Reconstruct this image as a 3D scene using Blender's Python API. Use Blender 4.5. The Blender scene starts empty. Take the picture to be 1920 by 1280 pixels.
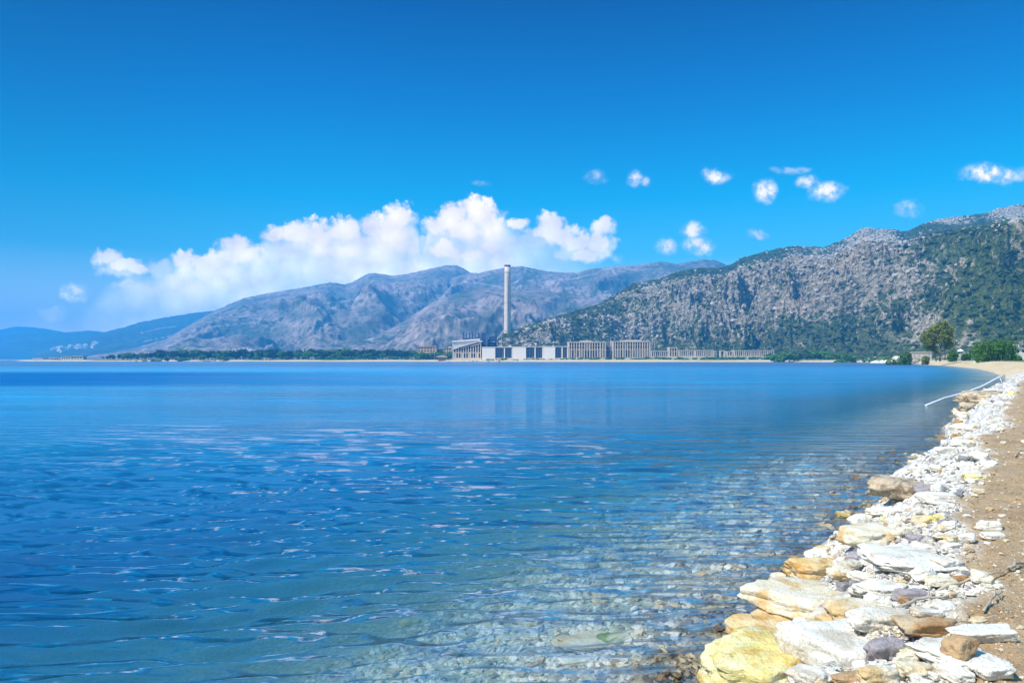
import bpy, math, random
import numpy as np
from mathutils import Vector, Matrix

# ------------------------------------------------------------------ camera, sky, sun
F = 1450.0; CZ = 2.8; HY = 674.0; CX = 960.0      # focal length (photo px), eye height, horizon row, centre column
sc = bpy.context.scene
col = sc.collection
cam_d = bpy.data.cameras.new('camera'); cam = bpy.data.objects.new('camera', cam_d); col.objects.link(cam)
cam.location = (0, 0, CZ); cam.rotation_euler = (math.radians(90), 0, 0)
cam_d.sensor_width = 36.0; cam_d.lens = 36.0 * F / 1920.0
cam_d.shift_y = (HY - 640.0) / 1920.0
cam_d.clip_start = 0.1; cam_d.clip_end = 60000
sc.camera = cam
sc.view_settings.view_transform = 'Standard'; sc.view_settings.look = 'None'
sc.view_settings.gamma = 1.0; sc.view_settings.exposure = 0.45
sc.cycles.use_denoising = True
sc.cycles.max_bounces = 8; sc.cycles.transparent_max_bounces = 12
sc.cycles.volume_bounces = 1
sc.cycles.caustics_reflective = False; sc.cycles.caustics_refractive = False

SUN_TO = Vector((-0.72, -0.42, 0.95)).normalized()
sun_el = math.asin(SUN_TO.z); sun_az = math.atan2(SUN_TO.x, SUN_TO.y)
sl = bpy.data.lights.new('sun', 'SUN'); sl.energy = 4.6; sl.angle = math.radians(0.5); sl.color = (1.0, 0.955, 0.88)
so = bpy.data.objects.new('sun', sl); col.objects.link(so)
so.rotation_euler = (-SUN_TO).to_track_quat('-Z', 'Y').to_euler(); so.location = (-50, -30, 80)


class NT:
    """small helper to write node graphs"""
    def __init__(s, tree): s.t = tree; s.n = tree.nodes; s.l = tree.links
    def new(s, typ, **kw):
        nd = s.n.new(typ)
        for k, v in kw.items(): setattr(nd, k, v)
        return nd
    def put(s, nd, i, v):
        if isinstance(v, bpy.types.NodeSocket): s.l.new(v, nd.inputs[i])
        elif v is not None:
            try: nd.inputs[i].default_value = v
            except TypeError: nd.inputs[i].default_value = tuple(v) + (1.0,)
            except ValueError: nd.inputs[i].default_value = tuple(v) + (1.0,)
    def m(s, op, a, b=None, c=None, clamp=False):
        nd = s.new('ShaderNodeMath', operation=op, use_clamp=clamp)
        s.put(nd, 0, a)
        if b is not None: s.put(nd, 1, b)
        if c is not None: s.put(nd, 2, c)
        return nd.outputs[0]
    def v(s, op, a, b=None, scale=None):
        nd = s.new('ShaderNodeVectorMath', operation=op)
        s.put(nd, 0, a)
        if b is not None: s.put(nd, 1, b)
        if scale is not None: s.put(nd, 3, scale)
        return nd.outputs[1] if op in ('LENGTH', 'DOT_PRODUCT', 'DISTANCE') else nd.outputs[0]
    def mix(s, f, a, b, blend='MIX'):
        nd = s.new('ShaderNodeMix', data_type='RGBA', blend_type=blend, clamp_factor=True)
        s.put(nd, 0, f); s.put(nd, 6, a); s.put(nd, 7, b)
        return nd.outputs[2]
    def rng(s, x, a, b, c=0.0, d=1.0, smooth=False):
        nd = s.new('ShaderNodeMapRange', clamp=True, interpolation_type='SMOOTHSTEP' if smooth else 'LINEAR')
        for i, q in enumerate((x, a, b, c, d)): s.put(nd, i, q)
        return nd.outputs[0]
    def noise(s, vec, scale, detail=3, rough=0.5, dist=0.0, dim='3D', w=None):
        nd = s.new('ShaderNodeTexNoise', noise_dimensions=dim)
        if vec is not None: s.l.new(vec, nd.inputs['Vector'])
        nd.inputs['Scale'].default_value = scale; nd.inputs['Detail'].default_value = detail
        nd.inputs['Roughness'].default_value = rough; nd.inputs['Distortion'].default_value = dist
        return nd.outputs
    def vor(s, vec, scale, feature='F1', rnd=1.0, dim='3D', smooth=0.5):
        nd = s.new('ShaderNodeTexVoronoi', feature=feature, voronoi_dimensions=dim)
        s.l.new(vec, nd.inputs['Vector']); nd.inputs['Scale'].default_value = scale
        nd.inputs['Randomness'].default_value = rnd
        if feature == 'SMOOTH_F1': nd.inputs['Smoothness'].default_value = smooth
        return nd.outputs
    def comb(s, x, y, z):
        nd = s.new('ShaderNodeCombineXYZ'); s.put(nd, 0, x); s.put(nd, 1, y); s.put(nd, 2, z); return nd.outputs[0]
    def ramp(s, x, pts):
        nd = s.new('ShaderNodeValToRGB'); s.put(nd, 0, x); e = nd.color_ramp.elements
        while len(e) < len(pts): e.new(0.5)
        for q, (p, c) in zip(e, pts): q.position = p; q.color = tuple(c) + (1.0,)
        return nd.outputs[0]


def make_world():
    w = bpy.data.worlds.new('World'); sc.world = w; w.use_nodes = True
    T = NT(w.node_tree); T.n.clear()
    sky = T.new('ShaderNodeTexSky', sky_type='NISHITA', sun_disc=False, sun_elevation=sun_el, sun_rotation=sun_az,
                altitude=0, air_density=1.0, dust_density=0.3, ozone_density=3.0)
    tc = T.new('ShaderNodeTexCoord'); D = tc.outputs['Generated']
    sp = T.new('ShaderNodeSeparateXYZ'); T.l.new(D, sp.inputs[0])
    x, y, z = sp.outputs
    # blue deepens away from the horizon; unseen overhead sky brightened for ripple reflections
    tint = T.ramp(z, [(0.0, (3.0, 2.2, 1.5)), (0.06, (1.7, 1.6, 1.35)), (0.13, (0.22, 1.02, 1.16)), (0.20, (0.0, 0.92, 1.16)), (0.30, (0.0, 0.58, 1.0)),
                      (0.42, (0.0, 0.28, 0.68)), (0.50, (0.16, 1.25, 1.75)), (0.64, (0.9, 2.0, 2.1)), (1.0, (1.2, 2.0, 2.0))])
    skyc = T.mix(1.0, sky.outputs[0], tint, 'MULTIPLY')
    side = T.rng(x, -0.62, -0.2, 0.66, 1.0, True)
    skyc = T.v('SCALE', skyc, scale=side)
    yy = T.m('MAXIMUM', y, 0.02)
    u = T.m('DIVIDE', x, yy); v = T.m('DIVIDE', z, yy)
    uv = T.comb(u, v, 0.0)
    n1 = T.noise(uv, 14, 4, 0.55, dim='2D'); n2 = T.noise(uv, 55, 4, 0.6, dim='2D')
    w1 = T.v('SCALE', T.v('SUBTRACT', n1[1], (0.5, 0.5, 0.5)), scale=0.016)
    w2 = T.v('SCALE', T.v('SUBTRACT', n2[1], (0.5, 0.5, 0.5)), scale=0.008)
    uvw = T.v('ADD', T.v('ADD', uv, w1), w2)
    uvw = T.v('MULTIPLY', uvw, (1, 1, 0))
    spw = T.new('ShaderNodeSeparateXYZ'); T.l.new(uvw, spw.inputs[0])
    top = [(-400, 640), (40, 600), (60, 566), (95, 568), (115, 590), (160, 560), (200, 525), (240, 505), (300, 490), (330, 474), (355, 464),
           (385, 470), (402, 455), (430, 437), (466, 440), (484, 450), (492, 426), (545, 420), (585, 412), (640, 412), (700, 400), (730, 392), (760, 390),
           (780, 405), (786, 470), (792, 420), (815, 392), (850, 378), (905, 373), (940, 380), (955, 400), (965, 410), (985, 420), (1005, 412), (1025, 400), (1045, 405),
           (1062, 424), (1095, 434), (1115, 424), (1140, 410), (1156, 422), (1165, 480), (1200, 540), (2400, 640)]
    def curve(pts):
        fc = T.new('ShaderNodeFloatCurve'); T.l.new(T.rng(spw.outputs[0], -1.0, 1.0), fc.inputs[1])
        c = fc.mapping.curves[0]; pp = [((p - CX) / F * 0.5 + 0.5, (HY - q) / F / 0.25) for p, q in pts]
        while len(c.points) < len(pp): c.points.new(0.5, 0.5)
        for k, p in enumerate(pp): c.points[k].location = p; c.points[k].handle_type = 'AUTO'
        fc.mapping.update(); return T.m('MULTIPLY', fc.outputs[0], 0.25)
    ct = curve(top)
    bil = T.vor(uvw, 30, 'SMOOTH_F1', dim='2D', smooth=0.25)[0]
    bil2 = T.vor(uvw, 80, 'SMOOTH_F1', dim='2D', smooth=0.2)[0]
    bb = T.m('ADD', T.m('MULTIPLY', T.m('SUBTRACT', bil, 0.42), 0.55), T.m('MULTIPLY', T.m('SUBTRACT', bil2, 0.4), 0.35))
    dep = T.m('SUBTRACT', ct, spw.outputs[1])            # how far below the cloud bank's top edge
    dep = T.m('SUBTRACT', dep, T.m('MULTIPLY', bb, 0.02))
    edge = T.rng(dep, 0.004, 0.030, smooth=True)
    soft = T.noise(uv, 9, 4, 0.6, dim='2D')[0]
    haze_amt = T.m('MULTIPLY', T.rng(soft, 0.30, 0.60, 0.72, 1.0, True), T.rng(u, -0.62, -0.40, 0.12, 1.0, True))
    haze_amt = T.m('MULTIPLY', haze_amt, T.rng(u, -0.03, 0.14, 1.0, 0.0, True))
    lumps = T.rng(T.noise(uvw, 22, 3, 0.5, dim='2D')[0], 0.47, 0.64, 0.0, 0.45, True)
    lumps = T.m('MULTIPLY', T.m('MULTIPLY', lumps, edge), T.m('MULTIPLY', T.rng(u, -0.55, -0.35, 0.3, 1.0), T.rng(u, -0.05, 0.10, 1.0, 0.0)))
    # bright cumulus heads: crisp and lobed above, melting into haze below
    heads = [(205, 485, 36, 22), (235, 500, 44, 18), (262, 507, 34, 13), (345, 490, 36, 22), (385, 495, 48, 20), (442, 462, 38, 26), (450, 480, 60, 22),
             (515, 445, 30, 26), (560, 440, 50, 30), (600, 450, 60, 38), (650, 440, 55, 34), (705, 435, 50, 34), (745, 420, 34, 34), (735, 455, 45, 28), (640, 475, 70, 16),
             (820, 425, 36, 24), (850, 405, 40, 30), (900, 405, 54, 34), (925, 430, 34, 30), (870, 435, 60, 26), (830, 470, 42, 24), (880, 480, 60, 20), (920, 465, 40, 18),
             (972, 422, 20, 16), (1030, 425, 32, 28), (1050, 445, 50, 22), (1010, 440, 36, 14), (1090, 458, 50, 26), (1132, 428, 26, 20), (1120, 460, 34, 28), (1100, 480, 44, 18),
             (310, 545, 90, 18), (345, 540, 26, 14), (560, 505, 60, 14), (700, 490, 50, 16)]
    n3 = T.noise(uv, 130, 4, 0.6, dim='2D')[0]
    heads += [(295, 503, 46, 18), (325, 518, 60, 16), (232, 512, 50, 14), (470, 475, 60, 20), (400, 505, 80, 18), (540, 470, 70, 24), (690, 460, 80, 24), (780, 465, 50, 22), (990, 455, 50, 16), (1070, 475, 60, 18), (250, 540, 60, 12), (430, 530, 90, 16), (95, 590, 36, 20), (620, 505, 90, 18)]
    wsp = T.m('ADD', T.m('MULTIPLY', bb, 0.75), T.m('MULTIPLY', T.m('SUBTRACT', n3, 0.5), 0.55))
    hacc = 0.0
    for k, (px, py, rx, ry) in enumerate(heads):
        cu, cv = (px - CX) / F, (HY - py) / F
        q = T.v('MULTIPLY', T.v('SUBTRACT', uvw, (cu, cv, 0)), (F / rx, F / ry, 0))
        st = 0.6 if k >= 33 else 0.75 if k >= 31 else (0.9 if k >= 23 else 1.0)
        sq = T.new('ShaderNodeSeparateXYZ'); T.l.new(q, sq.inputs[0])
        hacc = T.m('MAXIMUM', hacc, T.rng(T.m('ADD', T.v('LENGTH', q), wsp), 1.12, T.m('MINIMUM', T.m('MULTIPLY_ADD', sq.outputs[1], 0.38, 0.38), 1.0), 0.0, st, True))
    whit = T.m('MAXIMUM', hacc, lumps)
    a_bank = T.m('MAXIMUM', hacc, T.m('MAXIMUM', T.m('MULTIPLY', edge, haze_amt), lumps))
    # single puffs: centre px, half-size px, strength
    puffs = [(1115, 332, 20, 12, .45), (1194, 335, 13, 15, .8), (1213, 341, 9, 10, .6), (1343, 330, 23, 15, .85), (1434, 357, 19, 19, .95), (1478, 320, 38, 8, .4),
             (1512, 343, 22, 11, .8), (1552, 360, 34, 17, 1.0), (1862, 325, 58, 18, 1.0), (1700, 394, 28, 17, .5), (1422, 438, 22, 11, .75), (1298, 430, 25, 12, .95),
             (1311, 459, 30, 19, 1.0), (1250, 461, 20, 16, .9), (142, 545, 28, 17, .9), (1160, 484, 12, 9, .35), (905, 345, 16, 6, .2)]
    acc = 0.0
    for (px, py, rx, ry, st) in puffs:
        cu, cv = (px - CX) / F, (HY - py) / F
        q = T.v('MULTIPLY', T.v('SUBTRACT', uvw, (cu, cv, 0)), (F / rx, F / ry, 0))
        ln = T.m('ADD', T.v('LENGTH', q), T.m('MULTIPLY', wsp, 0.75))
        acc = T.m('MAXIMUM', acc, T.rng(ln, 1.35, 0.3, 0.0, st, True))
    acc = T.m('MULTIPLY', acc, T.rng(T.noise(uv, 75, 4, 0.6, dim='2D')[0], 0.36, 0.60, 0.22, 1.0))
    fwd = T.m('GREATER_THAN', y, 0.05)
    alpha = T.m('MULTIPLY', T.m('MAXIMUM', a_bank, acc), fwd)
    wh = T.m('MAXIMUM', whit, acc)
    lit = T.m('ADD', T.m('MULTIPLY', T.m('SUBTRACT', 0.34, bil), 0.42), T.m('MULTIPLY', T.m('SUBTRACT', n2[0], 0.5), 0.32))
    ccol = T.mix(wh, (0.92, 0.90, 0.95), (1.08, 0.93, 0.92))
    ccol = T.v('SCALE', ccol, scale=T.m('MULTIPLY', T.m('ADD', 1.0, lit), T.rng(v, 0.15, 0.02, 1.0, 1.9)))
    b1 = T.new('ShaderNodeBackground'); T.l.new(skyc, b1.inputs[0]); b1.inputs[1].default_value = 0.10
    b2 = T.new('ShaderNodeBackground'); T.l.new(ccol, b2.inputs[0]); b2.inputs[1].default_value = 1.05
    mx = T.new('ShaderNodeMixShader'); T.l.new(alpha, mx.inputs[0]); T.l.new(b1.outputs[0], mx.inputs[1]); T.l.new(b2.outputs[0], mx.inputs[2])
    out = T.new('ShaderNodeOutputWorld'); T.l.new(mx.outputs[0], out.inputs[0])
make_world()


# ------------------------------------------------------------------ numpy noise
rngg = np.random.default_rng(7)
def _hash(ix, iy, seed):
    h = (ix.astype(np.int64) * 374761393 + iy.astype(np.int64) * 668265263 + seed * 1442695041) & 0xFFFFFFFF
    h = ((h ^ (h >> 13)) * 1274126177) & 0xFFFFFFFF
    h = (h ^ (h >> 16)) & 0xFFFFFFFF
    return h
def perlin(x, y, seed=0):
    ix = np.floor(x); iy = np.floor(y); fx = x - ix; fy = y - iy
    ux = fx * fx * fx * (fx * (fx * 6 - 15) + 10); uy = fy * fy * fy * (fy * (fy * 6 - 15) + 10)
    def g(dx, dy):
        a = _hash(ix + dx, iy + dy, seed) * (2 * math.pi / 4294967296.0)
        return np.cos(a) * (fx - dx) + np.sin(a) * (fy - dy)
    a = g(0, 0); b = g(1, 0); c = g(0, 1); d = g(1, 1)
    return (a + (b - a) * ux + (c - a) * uy + (a - b - c + d) * ux * uy) * 1.5
def fbm(x, y, octv=5, seed=0, gain=0.5, lac=2.03):
    r = 0; a = 1.0; t = 0
    for k in range(octv):
        r = r + a * perlin(x, y, seed + k * 17); t += a; a *= gain; x = x * lac + 3.7; y = y * lac - 1.9
    return r / t
def ridged(x, y, octv=5, seed=0, gain=0.5):
    r = 0; a = 1.0; t = 0
    for k in range(octv):
        r = r + a * (1 - np.abs(perlin(x, y, seed + k * 31)) * 2.0); t += a; a *= gain; x = x * 2.07 + 1.3; y = y * 2.07 + 5.1
    return r / t
def sstep(a, b, x):
    t = np.clip((x - a) / (b - a), 0, 1); return t * t * (3 - 2 * t)
def cells(x, y, seed=0):
    """worley F1, F2 and an id per cell"""
    ix = np.floor(x); iy = np.floor(y); f1 = np.full(x.shape, 9.0); f2 = np.full(x.shape, 9.0); idv = np.zeros(x.shape)
    for dx in (-1, 0, 1):
        for dy in (-1, 0, 1):
            h = _hash(ix + dx, iy + dy, seed); jx = (h & 0xFFFF) / 65536.0; jy = ((h >> 16) & 0xFFFF) / 65536.0
            d = np.hypot(ix + dx + jx - x, iy + dy + jy - y)
            c = d < f1; f2 = np.where(c, f1, np.minimum(f2, d)); f1 = np.where(c, d, f1); idv = np.where(c, (h % 1009) / 1009.0, idv)
    return f1, f2, idv

# ------------------------------------------------------------------ mesh helpers
def tag(o, label=None, cat=None, group=None, kind=None):
    if label: o['label'] = label
    if cat: o['category'] = cat
    if group: o['group'] = group
    if kind: o['kind'] = kind
    return o
def empty(name, loc, label=None, cat=None, group=None, rz=0.0):
    o = bpy.data.objects.new(name, None); col.objects.link(o); o.location = loc; o.rotation_euler = (0, 0, rz)
    o.empty_display_size = 0.5
    return tag(o, label, cat, group)
def mesh_np(name, V, Fc, mat, smooth=False, parent=None, link=True):
    """V (n,3), Fc (m,3) or (m,4)"""
    V = np.asarray(V, dtype=np.float32); Fc = np.asarray(Fc, dtype=np.int32); k = Fc.shape[1]
    me = bpy.data.meshes.new(name); me.vertices.add(len(V)); me.vertices.foreach_set('co', V.ravel())
    me.loops.add(Fc.size); me.loops.foreach_set('vertex_index', Fc.ravel())
    me.polygons.add(len(Fc)); me.polygons.foreach_set('loop_start', np.arange(0, Fc.size, k, dtype=np.int32))
    me.polygons.foreach_set('loop_total', np.full(len(Fc), k, dtype=np.int32))
    me.polygons.foreach_set('use_smooth', np.full(len(Fc), smooth, dtype=bool))
    me.update(calc_edges=True); me.validate()
    if mat: me.materials.append(mat)
    if not link: return me
    o = bpy.data.objects.new(name, me); col.objects.link(o)
    if parent: o.parent = parent
    return o
def attr(me, name, vals):
    a = me.attributes.new(name, 'FLOAT', 'POINT'); a.data.foreach_set('value', np.asarray(vals, dtype=np.float32).ravel())
def grid_faces(nr, nc, keep=None):
    i = np.arange((nr - 1) * (nc - 1)); r = i // (nc - 1); c = i % (nc - 1); a = r * nc + c
    f = np.stack([a, a + 1, a + nc + 1, a + nc], 1)
    return f if keep is None else f[keep[a] | keep[a + 1] | keep[a + nc] | keep[a + nc + 1]]
class MB:
    """collects boxes, prisms and tubes and links them as ONE mesh"""
    def __init__(s): s.v = []; s.f = []
    def add(s, vs, fs):
        b = len(s.v); s.v += [tuple(p) for p in vs]; s.f += [tuple(b + i for i in q) for q in fs]; return s
    def box(s, x0, x1, y0, y1, z0, z1):
        return s.add([(x0, y0, z0), (x1, y0, z0), (x1, y1, z0), (x0, y1, z0), (x0, y0, z1), (x1, y0, z1), (x1, y1, z1), (x0, y1, z1)],
                     [(0, 3, 2, 1), (4, 5, 6, 7), (0, 1, 5, 4), (1, 2, 6, 5), (2, 3, 7, 6), (3, 0, 4, 7)])
    def prism(s, prof, y0, y1):
        """prof: (x,z) outline seen from the front, counter-clockwise, extruded in depth"""
        n = len(prof)
        return s.add([(x, y0, z) for x, z in prof] + [(x, y1, z) for x, z in prof],
                     [tuple(range(n)), tuple(range(2 * n - 1, n - 1, -1))] + [(i, i + n, (i + 1) % n + n, (i + 1) % n) for i in range(n)])
    def tube(s, pts, rad, n=8, cap=True):
        pts = [Vector(p) for p in pts]
        if not hasattr(rad, '__len__'): rad = [rad] * len(pts)
        vs = []
        for i, p in enumerate(pts):
            d = (pts[min(i + 1, len(pts) - 1)] - pts[max(i - 1, 0)]).normalized()
            a = d.orthogonal().normalized() if abs(d.z) > 0.95 else d.cross(Vector((0, 0, 1))).normalized(); b = d.cross(a)
            vs += [p + (a * math.cos(t) + b * math.sin(t)) * rad[i] for t in [2 * math.pi * k / n for k in range(n)]]
        fs = [(i * n + k, i * n + (k + 1) % n, (i + 1) * n + (k + 1) % n, (i + 1) * n + k) for i in range(len(pts) - 1) for k in range(n)]
        if cap: fs += [tuple(range(n - 1, -1, -1)), tuple((len(pts) - 1) * n + k for k in range(n))]
        return s.add(vs, fs)
    def mesh(s, name, mat, smooth=False):
        me = bpy.data.meshes.new(name); me.from_pydata(s.v, [], s.f)
        if mat: me.materials.append(mat)
        if smooth: me.polygons.foreach_set('use_smooth', [True] * len(me.polygons))
        me.update(); return me
    def build(s, name, mat, parent=None, smooth=False, loc=None):
        o = bpy.data.objects.new(name, s.mesh(name, mat, smooth)); col.objects.link(o)
        if parent: o.parent = parent
        if loc: o.location = loc
        return o

# ------------------------------------------------------------------ materials
def material(name):
    m = bpy.data.materials.new(name); m.use_nodes = True; T = NT(m.node_tree); T.n.clear(); return m, T
def finish(T, colr, rough=0.8, normal=None, spec=0.3, metal=0.0):
    b = T.new('ShaderNodeBsdfPrincipled'); T.put(b, 'Base Color', colr); T.put(b, 'Roughness', rough); T.put(b, 'Metallic', metal)
    b.inputs['Specular IOR Level'].default_value = spec
    if normal is not None: T.l.new(normal, b.inputs['Normal'])
    o = T.new('ShaderNodeOutputMaterial'); T.l.new(b.outputs[0], o.inputs[0]); return b
def bumpn(T, h, dist, strength=1.0, normal=None):
    b = T.new('ShaderNodeBump'); T.l.new(h, b.inputs['Height']); b.inputs['Distance'].default_value = dist; T.put(b, 'Strength', strength)
    if normal is not None: T.l.new(normal, b.inputs['Normal'])
    return b.outputs[0]
def at(T, name):
    nd = T.new('ShaderNodeAttribute', attribute_name=name); return nd.outputs['Fac']
def geo(T): return T.new('ShaderNodeNewGeometry').outputs['Position']
def simple(name, c, rough=0.8, var=0.12, scale=1.0, spec=0.3, metal=0.0, bump=0.0):
    m, T = material(name); tc = T.new('ShaderNodeTexCoord').outputs['Object']
    n = T.noise(tc, scale, 5, 0.6)[0]
    cc = T.mix(n, [q * (1 - var * 2) for q in c], [min(1, q * (1 + var * 2)) for q in c])
    finish(T, cc, rough, bumpn(T, n, bump) if bump else None, spec, metal); return m

# ------------------------------------------------------------------ shoreline and terrain height
def W(px, py, Y): return ((px - CX) / F * Y, Y, CZ + (HY - py) / F * Y)
def S(px, py):                                             # a waterline pixel -> plan position
    Y = CZ * F / (py - HY); return ((px - CX) / F * Y, Y)
SHORE = [(-14, -26), (-8, -12), (-4, -3.5), (-1.9, 0.6), (0.0, 3.75), S(1340, 1280), S(1378, 1220), S(1432, 1165), S(1470, 1110), S(1500, 1058), S(1560, 1030), S(1598, 1000),
         S(1625, 965), S(1652, 938), S(1662, 905), S(1700, 888), S(1745, 868), S(1760, 838), S(1772, 805), S(1795, 782), S(1806, 757), S(1832, 741), S(1868, 727),
         S(1886, 716), S(1880, 706), S(1862, 698), S(1832, 691), S(1790, 686.6), S(1740, 683.8), S(1715, 681.2), S(1690, 679.8), S(1600, 679.0), S(1480, 678.5), S(1350, 678.4),
         S(1200, 678.3), S(1060, 678.2), S(950, 678.0), S(840, 677.9), S(760, 677.7), S(600, 677.6), S(450, 677.45), S(300, 677.3), S(150, 677.25), S(60, 677.1), S(30, 676.7),
         S(42, 676.0), S(70, 675.6), S(30, 675.3), S(-60, 675.1), S(-260, 675.0), S(-600, 674.9)]
SH = np.array(SHORE)
POLY = np.vstack([SH, [(-30000, 4000), (-30000, -26)]])
def inside_water(x, y):
    r = np.zeros(x.shape, bool); n = len(POLY)
    for i in range(n):
        x0, y0 = POLY[i]; x1, y1 = POLY[(i + 1) % n]
        if y0 == y1: continue
        c = (y0 > y) != (y1 > y)
        r ^= c & (x < (x1 - x0) * (y - y0) / (y1 - y0) + x0)
    return r
def sdist(x, y):
    d2 = np.full(x.shape, 1e18)
    for i in range(len(SH) - 1):
        x0, y0 = SH[i]; dx, dy = SH[i + 1] - SH[i]
        t = np.clip(((x - x0) * dx + (y - y0) * dy) / (dx * dx + dy * dy), 0, 1)
        d2 = np.minimum(d2, (x - x0 - t * dx) ** 2 + (y - y0 - t * dy) ** 2)
    return np.sqrt(d2) * np.where(inside_water(x, y), -1, 1)
LY = np.log([1, 25, 60, 120, 250, 450, 900, 20000])
def Hb(y): return np.interp(np.log(np.maximum(y, 1)), LY, [1.1, 1.1, 1.45, 1.6, 2.1, 2.3, 2.4, 2.4])
def Wb(y): return np.interp(np.log(np.maximum(y, 1)), LY, [1.85, 1.8, 3.2, 6, 11, 14, 22, 60])
def height(x, y, full=False):
    x = np.asarray(x, float); y = np.asarray(y, float)
    far = sstep(20, 200, y)
    wx = x + 0.22 * perlin(x * 1.1, y * 1.1, 5) + 0.6 * far * perlin(x * .15, y * .15, 6) + 3 * sstep(300, 900, y) * perlin(x * .03, y * .03, 8)
    wy = y + 0.22 * perlin(x * 1.1 + 9, y * 1.1, 15)
    d = sdist(wx, wy); hb = Hb(y); wb = Wb(y)
    t = np.clip(d / wb, 0, 1)
    z = hb * (t * (1.75 - 0.75 * t))
    over = np.maximum(d - wb, 0)
    z = z + np.minimum(over * 0.012, 0.15) + np.minimum(np.maximum(over - 20, 0) * 0.008, 2.5) * sstep(200, 700, y)
    z = np.where(d < 0, np.maximum((-0.14 * np.abs(d) ** 1.05 - 0.22 * np.maximum(-d - 3.4, 0)) * (1 - 0.35 * sstep(9, 22, y)), -7 - 0 * d), z)
    bank = sstep(-1.2, 0.1, d) * (1 - sstep(0.8, 1.15, d / wb)) * (1 - 0.6 * sstep(150, 500, y))
    near = 1 - sstep(60, 200, y)
    f1, f2, cid = cells(x * 2.3 + 0.5 * perlin(x * 3, y * 3, 2), y * 1.9, 3)
    blk = (cid - 0.5) * 0.20 - 0.16 * np.exp(-(f2 - f1) * 9)
    z = z + bank * near * (0.10 * fbm(x * 1.6, y * 1.6, 5, 11) + blk * (0.55 + 0.45 * sstep(6, 25, y)))
    g1, g2, gid = cells(x * 7.5, y * 6.5, 9)
    z = z + bank * near * (1 - sstep(14, 30, y)) * ((gid - 0.5) * 0.045 - 0.035 * np.exp(-(g2 - g1) * 8))
    dirt = sstep(0.9, 1.12, d / wb + 0.14 * fbm(x * 1.3, y * 1.3, 4, 21))
    z = z + dirt * near * (0.06 * fbm(x * 2.2, y * 2.2, 5, 31) + 0.012 * fbm(x * 14, y * 14, 3, 33))
    z = z + sstep(-0.3, -2.5, d) * near * 0.10 * fbm(x * 0.9, y * 0.9, 4, 41)
    if full: return z, d, dirt, bank, cid, gid
    return z
def px_ground(px, py, ymax=420.0, dz=0.0):
    """where the sight line through a photo pixel meets the terrain"""
    px = np.atleast_1d(np.asarray(px, float)); py = np.atleast_1d(np.asarray(py, float))
    k = (HY - py) / F; u = (px - CX) / F
    ys = np.geomspace(2.5, ymax, 170 if ymax > 200 else 75)
    YY, KK = np.meshgrid(ys, k, indexing='ij'); UU = np.broadcast_to(u, YY.shape)
    G = (CZ + KK * YY - dz - np.maximum(height(UU * YY, YY), -9)) < 0
    first = np.argmax(G, axis=0); anyh = G.any(axis=0)
    hi = np.where(anyh, ys[first], np.nan); lo = np.where(anyh, ys[np.maximum(first - 1, 0)], np.nan)
    ok = ~np.isnan(hi); a = np.where(ok, lo, 1.0); b = np.where(ok, hi, 1.0)
    for _ in range(9):
        mid = (a + b) / 2; g = CZ + k * mid - dz - height(u * mid, mid); a = np.where(g > 0, mid, a); b = np.where(g > 0, b, mid)
    Y = (a + b) / 2; return u * Y, Y, height(u * Y, Y), ok

AP = 6.0   # apex of the fan-shaped grids, metres behind the camera
def fan(us, ys):
    U, Y = np.meshgrid(us, ys); return U * (Y + AP), Y
def steps(y0, y1, f):
    r = [y0]
    while r[-1] < y1: r.append(r[-1] + f(r[-1]))
    return np.array(r)

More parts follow.
